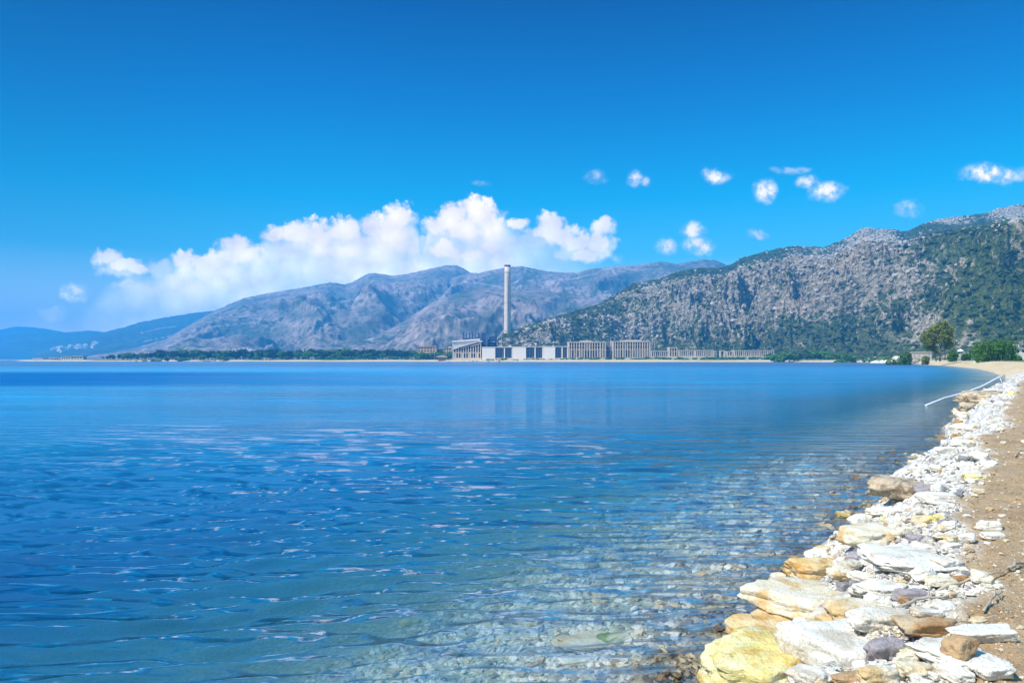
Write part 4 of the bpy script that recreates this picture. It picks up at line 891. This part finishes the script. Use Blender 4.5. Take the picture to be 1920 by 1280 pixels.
for row, (Y, hpx, dn) in enumerate([(1330, 22, 5.2), (1270, 19, 6.0), (1215, 15, 7.5)]):
    px = 206 - row * 14
    while px < 846:
        px += dn * r.uniform(.7, 1.35)
        if row == 2 and (r.random() < .35): continue
        if 818 < px < 846 and row == 2: continue
        hs = hpx * (0.55 + .45 * sstep(190, 330, px)) * r.uniform(.72, 1.08); kind = r.choice([0, 2, 2, 0, 1] if row < 2 else [1, 3, 2, 1])
        base_h = [9.6, 7.6, 10, 2.9][kind]; k = Y / F; x = gx(px, Y); z = gh(x, Y)
        h_m = max((hs - 3) * k, 3) if kind < 3 else 4.5
        o = far_tree(kind, (x, Y + r.uniform(-15, 15), z - .2), KN[kind] + ' ' + zone_name(px), 'trees ' + zone_name(px))
        s_ = h_m / base_h; o.scale = (s_ * r.uniform(.95, 1.35), s_, s_); o.rotation_euler = (0, 0, r.uniform(0, 6.28))
for k in range(15):
    px = 782 + 65 * (k + r.random() * .8) / 15; Y = 1165 + 12 * r.random(); kind = [1, 2, 1, 3][k % 4]; x = gx(px, Y); z = gh(x, Y); base_h = [9.6, 7.6, 10, 2.9][kind]
    zn = 'right before the orange hotel' if px < 820 else 'between the beach bar and the slanting hall'
    o = far_tree(kind, (x, Y, z - .2), KN[kind] + ' ' + zn, 'trees ' + zn); s_ = (r.uniform(11, 15) if kind != 3 else 8) * Y / F / base_h; s_ = min(s_, 2.4); o.scale = (s_ * 1.2, s_, s_); o.rotation_euler = (0, 0, r.uniform(0, 6.28))
for k in range(58):
    px = 1453 + 270 * (k + r.random()) / 58; Y = r.choice([760, 830, 880]) if px > 1560 else r.choice([900, 960])
    if px > 1600: Y = r.choice([640, 720])
    x = gx(px, Y); z = gh(x, Y); kind = r.choice([1, 1, 2, 1, 3]); hs = r.uniform(8, 20) * (1 if px < 1600 else .6); base_h = [9.6, 7.6, 10, 2.9][kind]
    zn = 'right of the longest colonnade' if px < 1530 else ('at the mountain foot in the middle of the right shore' if px < 1620 else 'among the white rubble left of the sandy point')
    o = far_tree(kind, (x, Y, z - .2), KN[kind] + ' ' + zn, 'trees ' + zn); s_ = max(hs * Y / F, 2.2) / base_h; s_ = min(s_, 2.4) if kind == 3 else s_
    o.scale = (s_ * 1.15, s_, s_); o.rotation_euler = (0, 0, r.uniform(0, 6.28))
for k in range(46):
    px = 905 + 545 * (k + r.random()) / 46; Y = 1040 if px < 1240 else 1020; x = gx(px, Y); z = gh(x, Y)
    zn = 'before the white halls' if px < 1065 else ('before the tall ribbed halls' if px < 1220 else 'before the low colonnades')
    o = far_tree(3, (x, Y, z - .1), 'low bush ' + zn, 'bushes ' + zn); s_ = r.uniform(.45, 1.1) * (.7 if px < 1065 else 1); o.scale = (s_ * 1.6, s_, s_); o.rotation_euler = (0, 0, r.uniform(0, 6.28))

# scrub on the mountain: nobody could count it
def scatter_clumps(name, h, n, size, mat, seed, wfun, label, px0=905, px1=2150, subd=1, flat=.75, cluster=True):
    rr = np.random.default_rng(seed); bm = bmesh_ico(subd); bv, bf = bm; w = wfun(h); w = np.where((h['T'] < 1.0) & (h['PX'] > px0) & (h['PX'] < px1), w, 0)
    area = np.abs(np.gradient(h['Y'], axis=0)) * h['Y']; w = (w * area).ravel(); w = w / w.sum(); idx = rr.choice(w.size, n, p=w)
    X = h['X'].ravel()[idx]; Y = h['Y'].ravel()[idx]; Z = h['Z'].ravel()[idx]; s_ = size * (.5 + rr.random(n) ** 2 * 1.3)
    ang = rr.random(n) * 6.28; V = bv[None] * (1 + .35 * rr.normal(size=(n, len(bv), 1)) * .6)
    ca, sa = np.cos(ang)[:, None], np.sin(ang)[:, None]; vx = V[..., 0] * ca - V[..., 1] * sa; vy = V[..., 0] * sa + V[..., 1] * ca
    jit = (h['Y'].ravel()[idx] * 0 + 1)[:, None] * rr.normal(size=(n, 1)) * 2.0
    P = np.stack([X[:, None] + jit + vx * s_[:, None] * (1.0 + .5 * rr.random((n, 1))), Y[:, None] + vy * s_[:, None], Z[:, None] + V[..., 2] * s_[:, None] * flat + s_[:, None] * .15], -1)
    Fc = (bf[None] + (np.arange(n) * len(bv))[:, None, None]).reshape(-1, 3)
    o = mesh_np(name, P.reshape(-1, 3), Fc, mat); tag(o, label, None, None, 'stuff'); return o
def bmesh_ico(s):
    import bmesh
    b_ = bmesh.new(); bmesh.ops.create_icosphere(b_, subdivisions=s, radius=1.0); v = np.array([q_.co[:] for q_ in b_.verts]); f = np.array([[x_.index for x_ in q_.verts] for q_ in b_.faces]); b_.free(); return v, f
scatter_clumps('scrub', MT, 30000, 2.3, m_leaf_s, 1, lambda h: np.clip(1.0 - h['rock'],   .04, 1) ** 1.3, 'dark green maquis scrub covering the rocky mountain')
m_crag = simple('grey_crag_stone', (0.40, 0.355, 0.30), 0.95, 0.2, 0.08)
scatter_clumps('crags', MT, 9000, 2.0, m_crag, 2, lambda h: np.clip(h['rock'] - .15, .02, 1) ** 1.5, 'grey limestone crags breaking through the scrub', flat=1.0)

# ------------------------------------------------------------------ boulders and stones of the bank
def rock_mat(name, a, b_, stain=None, scale=1.0, streak=False, dark=(0.10, 0.09, 0.08)):
    m, T = material(name); P = geo(T); Q = T.v('MULTIPLY', P, (1, .5, 3.5)) if streak else P
    n = T.noise(Q, 5 * scale, 6, 0.65)[0]; f = T.noise(P, 38, 5, 0.7)[0]; v = T.vor(Q, 9 * scale, 'DISTANCE_TO_EDGE')[0]; sp_ = T.vor(P, 60, 'F1')[0]
    c = T.mix(T.rng(n, .35, .65), a, b_)
    if stain: c = T.mix(T.rng(T.noise(Q, 3.2 * scale, 5, 0.6, 0.4)[0], .50, .62, 0, .85), c, stain)
    c = T.mix(T.rng(f, .56, .70, 0, .62), c, dark); c = T.mix(T.rng(sp_, .16, .08, 0, T.rng(n, .5, .6, 0, .7)), c, dark)
    c = T.mix(T.rng(v, .018, .0, 0, T.rng(n, .45, .6, 0, .55)), c, dark)
    zz = T.new('ShaderNodeSeparateXYZ'); T.l.new(P, zz.inputs[0]); zn = T.m('ADD', zz.outputs[2], T.m('MULTIPLY', T.m('SUBTRACT', n, .5), .12))
    wetf = T.m('MULTIPLY', T.rng(zn, .11, .05), T.rng(zn, -.12, -.03)); c = T.mix(wetf, c, T.v('MULTIPLY', c, (.50, .42, .30)))
    h = T.m('ADD', T.m('MULTIPLY', n, 1.0), T.m('MULTIPLY', f, .35)); finish(T, c, T.mix(wetf, (.85,) * 3, (.3,) * 3), bumpn(T, h, .055, 1.0)); return m
RM = {'white': rock_mat('white_limestone', (.80, .745, .63), (.91, .87, .77), (.62, .53, .40)), 'cream': rock_mat('cream_limestone', (.74, .64, .44), (.82, .77, .64), (.66, .44, .18)),
      'yellow': rock_mat('yellow_rock', (.78, .66, .24), (.85, .80, .50), (.62, .40, .08)), 'ochre': rock_mat('streaked_ochre_rock', (.74, .47, .16), (.84, .71, .46), (.56, .27, .05), 1.0, True),
      'rust': rock_mat('rusty_rock', (.36, .19, .08), (.52, .32, .15), (.60, .48, .32)), 'grey': rock_mat('grey_rock', (.20, .19, .20), (.34, .33, .34)), 'lilac': rock_mat('purple_grey_rock', (.30, .26, .27), (.46, .41, .42)),
      'tan': rock_mat('tan_stone', (.50, .30, .15), (.58, .40, .22)), 'brown': rock_mat('brown_eroded_rock', (.42, .31, .20), (.68, .57, .41), (.13, .09, .06))}
RM['bedstone'] = rock_mat('submerged_pale_stone', (.80, .78, .68), (.93, .91, .84), (.55, .56, .42)); RM['algae'] = rock_mat('algae_green_stone', (.10, .22, .05), (.25, .34, .12), (.8, .75, .6))
from mathutils import noise as mn
def rock_shape(seed, sub=3, cuts=14, rough=.06, layered=False):
    v, f = bmesh_ico(sub); r = np.random.default_rng(seed); L = np.ones(len(v))
    n = r.normal(size=(cuts, 3)); bx = np.array([(1, 0, 0), (-1, 0, 0), (0, 1, 0), (0, -1, 0), (0, 0, 1), (0, 0, -1)], float) + r.normal(size=(6, 3)) * .16
    n = np.vstack([n, bx]); n /= np.linalg.norm(n, axis=1)[:, None]; dd = np.concatenate([.66 + .34 * r.random(cuts), .60 + .12 * r.random(6)])
    dt = v @ n.T; L = np.min(np.where(dt > .05, dd[None] / np.maximum(dt, .05), 9), axis=1); L = np.minimum(L, 1.05)
    o = Vector((seed * 3.1, seed * 1.7, 0)); nz = np.array([mn.fractal(Vector(p) * 2.2 + o, .9, 2.1, 4) for p in v])
    L = L * (1 + rough * 2.2 * nz)
    if layered: L = L * (1 + .05 * np.sin(v[:, 2] * 17 + 3 * nz))
    V = v * L[:, None]; V /= np.percentile(np.abs(V), 97, axis=0)[None]; return V, f
SHAPES = {}
def rock_mesh(shape, mat, sub=3):
    k = (shape, mat, sub)
    if k not in SHAPES:
        V, f = rock_shape(shape, sub, 10 + shape % 3 * 5, .05 + .02 * (shape % 3), shape % 4 == 1)
        SHAPES[k] = mesh_np('stone', V, f, RM[mat], sub > 3, link=False)
    return SHAPES[k]
def put_rock(name, x, y, z, dims, rot, shape, mat, label, cat, group=None, sub=3, sink=.18):
    o = bpy.data.objects.new(name, rock_mesh(shape, mat, sub)); col.objects.link(o)
    o.location = (x, y, z + dims[2] * (1 - sink) * .5); o.scale = (dims[0] / 2, dims[1] / 2, dims[2] / 2); o.rotation_euler = rot
    return tag(o, label, cat, group)
def hero(px, py, w, h, flat, mat, shape, label, name='boulder', rz=0, tilt=0, lift=0.0, sub=4, sink=.22, ymax=420):
    X_, Y_, Z_, ok = px_ground([px], [py + h * .12], ymax); X_, Y_, Z_ = X_[0], Y_[0], Z_[0]; k = Y_ / F; th = math.atan2(CZ - Z_, Y_)
    w *= 1.12; h *= 1.12; W_ = w * k; H_ = W_ * flat; D_ = max((h * k - H_ * .75 * math.cos(th)) / max(math.sin(th), .05), W_ * .5); D_ = min(D_, W_ * 1.6)
    return put_rock(name, X_, Y_, Z_ + lift, (W_, D_, H_), (tilt, random.uniform(-.06, .06), rz), shape, mat, label, 'stone' if name == 'stone' else 'boulder', None, sub, sink)
random.seed(21)
BIG = [(1420, 1268, 175, 120, .42, 'yellow', 1, 'big lemon yellow boulder at the waterline in the bottom corner of the bank', 'boulder', .4),
 (1441, 1200, 130, 78, .36, 'ochre', 5, 'ochre-orange streaked slab sloping into the water just above the yellow boulder', 'boulder', .7),
 (1512, 1122, 140, 92, .34, 'cream', 9, 'cream layered boulder between the brown ledge and the streaked slab', 'boulder', .6),
 (1532, 1079, 112, 52, .34, 'ochre', 13, 'brownish orange ledge at the waterline below the grey stone pair', 'boulder', .3),
 (1627, 1014, 90, 44, .36, 'cream', 3, 'rounded cream and ochre boulder above the grey stone pair', 'boulder', .2),
 (1697, 1054, 140, 64, .20, 'white', 8, 'broad smooth glaring white slab in the middle of the bank', 'boulder', .1),
 (1582, 1208, 180, 108, .36, 'white', 12, 'largest smooth white boulder, right of the yellow one', 'boulder', .3),
 (1600, 1148, 96, 44, .30, 'cream', 6, 'creamy boulder with small dark pits above the largest white boulder', 'boulder', .2),
 (1662, 1232, 68, 46, .60, 'lilac', 2, 'dark purple-grey angular boulder with a deep shadow at its foot', 'boulder', .2),
 (1704, 1209, 40, 30, .55, 'lilac', 7, 'lighter purple-grey block touching the dark angular boulder', 'stone', .9),
 (1716, 1232, 44, 30, .55, 'yellow', 4, 'small bright yellow stone between the purple-grey block and the white slab', 'stone', .3),
 (1733, 1181, 90, 38, .30, 'rust', 10, 'rusty orange-brown rock above the purple-grey stones', 'stone', -.1),
 (1790, 1228, 116, 58, .20, 'white', 14, 'flat white slab that carries the round tan stone', 'boulder', .2),
 (1840, 1192, 102, 34, .22, 'white', 15, 'long pale slab pushed into the brown path above the tan stone', 'boulder', -.05),
 (1718, 1262, 54, 34, .45, 'cream', 11, 'round cream stone just below the small bright yellow one', 'stone', 0),
 (1520, 1274, 62, 46, .45, 'white', 16, 'white stone wedged between the yellow and the largest white boulder', 'stone', .5),
 (1596, 1276, 64, 28, .30, 'tan', 17, 'flat tan stone cut by the lower picture edge', 'stone', .1),
 (1623, 1034, 36, 18, .40, 'grey', 18, 'upper dark grey stone of the pair at the waterline', 'stone', .2),
 (1627, 1051, 34, 20, .45, 'grey', 19, 'lower grey stone of the pair, tucked under its neighbour', 'stone', -.4),
 (1583, 1107, 32, 20, .60, 'grey', 20, 'rough dark grey stone beside the cream layered boulder', 'stone', .2),
 (1608, 1098, 26, 12, .4, 'grey', 23, 'thin dark grey splinter right of the rough grey stone', 'stone', .5),
 (1762, 1096, 50, 22, .35, 'cream', 22, 'cream stone with an orange underside by the dry branches', 'stone', .1),
 (1801, 1089, 30, 14, .40, 'rust', 21, 'small orange stone right of the cream one by the dry branches', 'stone', 0),
 (1862, 1008, 36, 14, .35, 'white', 24, 'lower of two pale stones lying on the brown path', 'stone', .1), (1855, 990, 42, 17, .40, 'white', 25, 'upper and larger of two pale stones lying on the brown path', 'stone', -.2),
 (1668, 992, 15, 19, .9, 'tan', 26, 'upright orange stone standing in white rubble', 'stone', 0),
 (1737, 1156, 50, 18, .35, 'white', 27, 'long white stone above the rusty rock', 'stone', 0), (1771, 1144, 38, 24, .50, 'white', 28, 'blocky pale stone above right of the rusty rock', 'stone', .3),
 (1834, 1167, 32, 17, .40, 'cream', 29, 'small pale stone lying alone on earth above the long pale slab', 'stone', .2),
 (1790, 1266, 40, 40, .55, 'white', 30, 'upright pale stone below the flat slab at the lower edge', 'stone', .2), (1856, 1258, 70, 40, .35, 'white', 31, 'broken pale slab at the corner of the brown path', 'stone', .3),
 (1689, 926, 80, 44, .42, 'brown', 32, 'undercut brown boulder jutting over the waterline', 'boulder', .55), (1738, 920, 32, 16, .45, 'lilac', 33, 'grey wedge stone right of the undercut brown boulder', 'stone', 0),
 (1826, 899, 34, 15, .40, 'yellow', 34, 'yellow stone in the white rubble upslope of the undercut boulder', 'stone', 0), (1746, 977, 20, 12, .55, 'yellow', 35, 'small yellow stone below the undercut boulder', 'stone', 0),
 (1700, 1000, 30, 14, .5, 'cream', 36, 'cream stone right of the upright orange stone', 'stone', 0), (1832, 753, 44, 22, .5, 'brown', 37, 'brown eroded outcrop overhanging the water near the handrail', 'boulder', .4),
 (1812, 768, 20, 20, .8, 'brown', 38, 'dark broken block under the eroded outcrop', 'boulder', .2), (1855, 742, 30, 12, .4, 'brown', 39, 'smaller brown ledge right of the eroded outcrop', 'boulder', .2)]  # first block here stands in for the shaded hollow beneath the outcrop
BIG += [(1560, 1165, 70, 40, .35, 'cream', 60, 'cream boulder squeezed between the streaked slab and the largest white one', 'boulder', .5), (1655, 1112, 84, 40, .32, 'white', 61, 'white boulder with broken edges below the broad glaring slab', 'boulder', .2),
 (1640, 1168, 96, 46, .34, 'white', 62, 'white boulder left of the rusty rock', 'boulder', .1), (1712, 1122, 60, 26, .35, 'lilac', 63, 'purple-grey flat stone above the thick dry branch', 'stone', .1), (1770, 1060, 52, 24, .35, 'white', 64, 'white stone on the right end of the broad glaring slab', 'stone', .2),
 (1655, 965, 50, 22, .35, 'white', 65, 'white stone by the water below the undercut boulder', 'stone', .3), (1760, 940, 60, 22, .3, 'white', 66, 'white slab upslope of the undercut boulder', 'boulder', .1), (1690, 1035, 46, 18, .35, 'cream', 67, 'cream stone behind the broad glaring slab', 'stone', .1),
 (1650, 1272, 74, 36, .4, 'cream', 68, 'pale boulder cut by the lower edge beside the purple-grey one', 'boulder', .1), (1800, 880, 44, 15, .35, 'white', 69, 'white stone above the yellow one in the rubble', 'stone', .1), (1775, 850, 40, 14, .4, 'white', 70, 'bright stone at the waterline halfway to the outcrop', 'stone', .1)]
HXY = []
for a in BIG:
    px, py, w, h, fl, mt_, shp, lab, nm, rz = a; o = hero(px, py, w, h, fl, mt_, shp, lab, nm, rz); HXY.append((o.location.x, o.location.y, max(o.scale.x, o.scale.y)))
slab = [o for o in bpy.data.objects if o.get('label', '').startswith('flat white slab that')][0]
o = put_rock('stone', slab.location.x - .03, slab.location.y - .10, slab.location.z + slab.scale.z * .70, (.17, .14, .115), (0, 0, .3), 40, 'tan', 'round tan stone resting on the flat white slab', 'stone', None, 4, .1)
X_, Y_, Z_, _ = px_ground([1718], [676.5], 900)
put_rock('boulder', gx(1716, 560), 560, gh(gx(1716, 560), 560), (12 * 560 / F, 4, 8 * 560 / F), (0, 0, .2), 8, 'brown', 'big pale brown boulder on the shore left of the tall tree', 'boulder', None, 4)
# under water
for a in [(1105, 1206, 112, 44, .16, 'cream', 41, 'largest pale slab lying under water near the bottom edge', 'boulder', .5), (1150, 1200, 60, 26, .22, 'algae', 42, 'green algae-covered stone on the largest underwater slab', 'stone', .6),
          (1080, 1243, 58, 22, .25, 'bedstone', 43, 'white stone under water just below the pale slab', 'stone', .2), (1578, 967, 20, 14, .5, 'yellow', 44, 'small yellow stone under water off the undercut boulder', 'stone', 0),
          (770, 1170, 36, 14, .35, 'yellow', 45, 'yellowish stone under water, farthest left of all', 'stone', .2), (1250, 1120, 44, 16, .3, 'bedstone', 46, 'pale underwater stone off the streaked slab', 'stone', .1),
          (1330, 1150, 40, 16, .3, 'bedstone', 47, 'pale underwater stone close to the ochre waterline', 'stone', .4)]:
    px, py, w, h, fl, mt_, shp, lab, nm, rz = a; hero(px, py, w, h, fl, mt_, shp, lab, nm, rz, sink=.3)

def scatter_px(n, x0, x1, y0, y1, seed, cond):
    r = np.random.default_rng(seed); px = x0 + (x1 - x0) * r.random(n); py = y0 + (y1 - y0) * r.random(n)
    X_, Y_, Z_, ok = px_ground(px, py, 75.0); z, d, dirt, *_ = height(X_, Y_, True); ok &= cond(X_, Y_, z, d, dirt); return X_[ok], Y_[ok], z[ok], d[ok], dirt[ok]
def in_hero(x, y, f=.8): return any((x - a) ** 2 + (y - b_) ** 2 < (c * f) ** 2 for a, b_, c in HXY)
rr = np.random.default_rng(77)
X_, Y_, Z_, D_, DI = scatter_px(1500, 1330, 1925, 735, 1285, 5, lambda X, Y, z, d, di: (d > -.1) & (di < .55))
cnt = 0
NEARBY = [(8.0, 'near the yellow boulder'), (11.5, 'near the broad white slab'), (17, 'below the undercut boulder'), (30, 'above the undercut boulder'), (70, 'near the handrail')]
for i in range(len(X_)):
    if cnt >= 255: break
    x, y = float(X_[i]), float(Y_[i])
    if in_hero(x, y): continue
    k = y / F; s_ = (0.75 if y > 12 else 1.0) * max(k * rr.choice([15, 21, 29, 42], p=[.34, .33, .22, .11]), .07); col_ = rr.choice(['white', 'cream', 'grey', 'lilac', 'rust', 'white', 'yellow'], p=[.48, .18, .05, .05, .04, .18, .02] if D_[i] > .45 else [.15, .42, .05, .05, .15, .08, .10])
    zn = [b_ for a, b_ in NEARBY if y < a][0] if y < 70 else NEARBY[-1][1]; fl = rr.uniform(.3, .65)
    sz = 'small' if s_ / k < 18 else 'larger'; cn = {'lilac': 'purple-grey', 'rust': 'rusty brown', 'grey': 'dark grey'}.get(col_, col_)
    edge_ = 'by the water' if D_[i] < .5 else ('in rubble' if DI[i] < .12 else 'at the earth edge')
    put_rock('stone', x, y, float(Z_[i]), (s_, s_ * rr.uniform(.6, 1.0), s_ * fl), (rr.uniform(-.25, .25), rr.uniform(-.25, .25), rr.uniform(0, 6.28)), int(50 + i % 9), col_,
             f'{sz} {cn} angular stone {edge_}, {zn}', 'stone', f'stones {zn}', 3); cnt += 1
X_, Y_, Z_, D_, DI = scatter_px(400, 1560, 1925, 800, 1285, 6, lambda X, Y, z, d, di: (di > .7) & (Y < 26)); 
for i in range(min(len(X_), 34)):
    x, y = float(X_[i]), float(Y_[i])
    if in_hero(x, y): continue
    k = y / F; s_ = k * rr.uniform(7, 15); put_rock('stone', x, y, float(Z_[i]), (s_, s_ * .7, s_ * .4), (0, 0, rr.uniform(0, 6.28)), int(50 + i % 9), rr.choice(['white', 'cream', 'tan']), 'little pale stone scattered on the brown earth path', 'stone', 'little stones on the earth path', 3)
def merge_stones(name, pts, sizes, mats, label, seed, sub=1, flat=.5):
    r = np.random.default_rng(seed); v, f = bmesh_ico(sub); n = len(sizes); V = v[None] * (1 + .22 * r.normal(size=(n, len(v), 1))); a = r.random(n) * 6.28; ca, sa = np.cos(a)[:, None], np.sin(a)[:, None]
    vx = V[..., 0] * ca - V[..., 1] * .7 * sa; vy = V[..., 0] * sa + V[..., 1] * .7 * ca; s_ = sizes[:, None] / 2
    tl = r.normal(size=(n, 1)) * .3; vz = V[..., 2] * flat + vx * tl
    P = np.stack([pts[0][:, None] + vx * s_, pts[1][:, None] + vy * s_, pts[2][:, None] + vz * s_ + s_ * flat * .3], -1).reshape(-1, 3)
    Fc = (f[None] + (np.arange(n) * len(v))[:, None, None]).reshape(-1, 3); o = mesh_np(name, P, Fc, mats[0])
    for m_ in mats[1:]: o.data.materials.append(m_)
    mi = np.repeat(r.integers(0, len(mats), n), len(f)).astype(np.int32); o.data.polygons.foreach_set('material_index', mi); tag(o, label, None, None, 'stuff'); return o
X_, Y_, Z_, D_, DI = scatter_px(16000, 1330, 1925, 700, 1290, 7, lambda X, Y, z, d, di: (d > -.15) & (di < .5))
n = len(X_); sz = np.maximum(Y_ / F * (3.5 + 8 * rr.random(n) ** 2), .02)
merge_stones('rubble', (X_, Y_, Z_), sz, [RM['white'], RM['white'], RM['cream'], RM['white'], RM['grey'], RM['lilac']], 'small white and grey rubble covering the bank', 1)
X_, Y_, Z_, D_, DI = scatter_px(8000, 1500, 1925, 760, 1290, 8, lambda X, Y, z, d, di: di > .5)
n = len(X_); sz = np.maximum(Y_ / F * (2.0 + 6 * rr.random(n) ** 3), .01); m_clod = simple('brown_clod', (.36, .24, .13), .95, .2, 4.0)
merge_stones('earth_clods', (X_, Y_, Z_), sz, [m_clod, m_clod, m_clod, RM['cream']], 'crumbly clods and grit on the brown path', 2)
X_, Y_, Z_, D_, DI = scatter_px(7000, 560, 1740, 850, 1290, 9, lambda X, Y, z, d, di: (d < -.05) & (z > -1.1))
n = len(X_); sz = np.maximum(Y_ / F * (7 + 22 * rr.random(n) ** 2.2), .05)
merge_stones('cobbles', (X_, Y_, Z_), sz, [RM['bedstone'], RM['bedstone'], RM['bedstone'], RM['cream'], RM['grey'], RM['brown']], 'pale cobbles on the shallow seabed', 3, 2, .45)

# dry branches on the bank
m_stick = simple('dry_grey_wood', (.42, .36, .28), .9, .15, 6.0)
for j, (pts, rad, lab) in enumerate([([(1726, 1128), (1773, 1111), (1807, 1097), (1845, 1088), (1882, 1077), (1911, 1064)], .011, 'longest dry branch reaching from the rubble up across the earth path'), ([(1667, 1155), (1720, 1134), (1760, 1126), (1800, 1122)], .013, 'thick dry branch lying above the rusty rock'),
                                     ([(1845, 1152), (1862, 1130), (1880, 1116)], .009, 'short crooked twig on the earth above the pale slab'), ([(1765, 1190), (1792, 1180), (1830, 1172), (1866, 1166)], .008, 'thin twig beside the long pale slab'), ([(1752, 1278), (1774, 1252), (1797, 1226)], .006, 'thin stalk leaning by the round tan stone'),
                                     ([(1902, 858), (1912, 850), (1925, 846)], .012, 'dark twig at the right picture edge on the path'), ([(1895, 1072), (1905, 1066), (1916, 1062), (1925, 1060)], .014, 'knotty root end on the earth at the right edge'), ([(1622, 934), (1632, 928), (1642, 936)], .012, 'bleached twig in the water beside the undercut boulder')]):
    px = np.array([p[0] for p in pts], float); py = np.array([p[1] for p in pts], float); a, b_, c, _ = px_ground(px, py, 60)
    pp = [Vector((a[i], b_[i], max(c[i], 0) + .03 + .02 * (i % 2))) for i in range(len(pts))]; e = empty('branch', pp[0], lab, 'branch', 'dry branches on the bank')
    mb = MB(); fine = []
    for i in range(len(pp) - 1):
        for t in np.linspace(0, 1, 5)[:-1]: fine.append(pp[i].lerp(pp[i + 1], t) - pp[0] + Vector((random.uniform(-1, 1), random.uniform(-1, 1), random.uniform(-.5, .5))) * rad)
    fine.append(pp[-1] - pp[0]); mb.tube(fine, [rad * (1.1 - .7 * i / len(fine)) for i in range(len(fine))], 6)
    mb.build('stem', m_stick, e, True)
    if j < 4:
        t_ = MB(); m0 = fine[len(fine) // 2]; t_.tube([m0, m0 + Vector((.06, .09, .03)), m0 + Vector((.10, .2, .02))], [rad * .6, rad * .4, rad * .15], 5); t_.build('twig', m_stick, e, True)

# handrail running down into the water
Yh = 50.0; e = empty('handrail', W(1807, 757, Yh), 'long thin white handrail running from the bank down into the water', 'handrail'); L0 = Vector(e.location)
def hp(px, py, Y): return Vector(W(px, py, Y)) - L0
m_pipe = simple('white_painted_pipe', (.75, .77, .78), .4, .03, 2.0, .5)
MB().tube([hp(1735, 760, 47), hp(1770, 746, 48), hp(1810, 735, 49.5), hp(1840, 724, 50.5), hp(1873, 706.5, 52), hp(1883, 703.5, 52.5)], .045, 10).build('rail', m_pipe, e, True)
for (a, b_, c, Y) in [(1736, 759, 772, 47), (1808, 736, 752, 49.5), (1874, 707, 719, 52)]:
    MB().tube([hp(a, b_, Y), hp(a + 3, (b_ + c) / 2, Y), hp(a + 7, c + 2, Y)], .03, 8).build('post', m_pipe, e, True)
MB().tube([hp(1883, 703.5, 52.5), hp(1884, 708, 52.5), hp(1885, 716, 52.5)], .04, 8).build('end_post', m_pipe, e, True)
# beach rubble before the power station and white rubble mounds left of the point
r = random.Random(31)
for k in range(40):
    px = r.uniform(830, 1240); Y = r.uniform(1015, 1040); x = gx(px, Y); z = gh(x, Y); s_ = r.uniform(1.2, 3.2)
    put_rock('boulder', x, Y, z, (s_, s_ * .8, s_ * .6), (0, 0, r.uniform(0, 6)), 50 + k % 9, r.choice(['rust', 'grey', 'cream', 'brown']), 'rough rock on the beach ' + ('before the slanting hall' if px < 905 else 'before the white halls' if px < 1065 else 'before the tall ribbed halls'), 'rock', 'rocks on the plant beach', 3)
for k in range(46):
    px = r.uniform(1592, 1700); Y = r.uniform(600, 700); x = gx(px, Y); z = gh(x, Y); s_ = r.uniform(2.5, 6.5) * (1.2 if px > 1610 else .6)
    put_rock('boulder', x, Y, z, (s_ * 1.3, s_, s_ * .75 * (1.5 if Y > 650 else 1)), (0, 0, r.uniform(0, 6)), 50 + k % 9, r.choice(['white', 'cream', 'white', 'grey']), 'pale boulder in the white spoil heap left of the sandy point' if Y < 650 else 'pale boulder at the back of the spoil heap left of the sandy point', 'rock', 'boulders of the white spoil heap', 3)
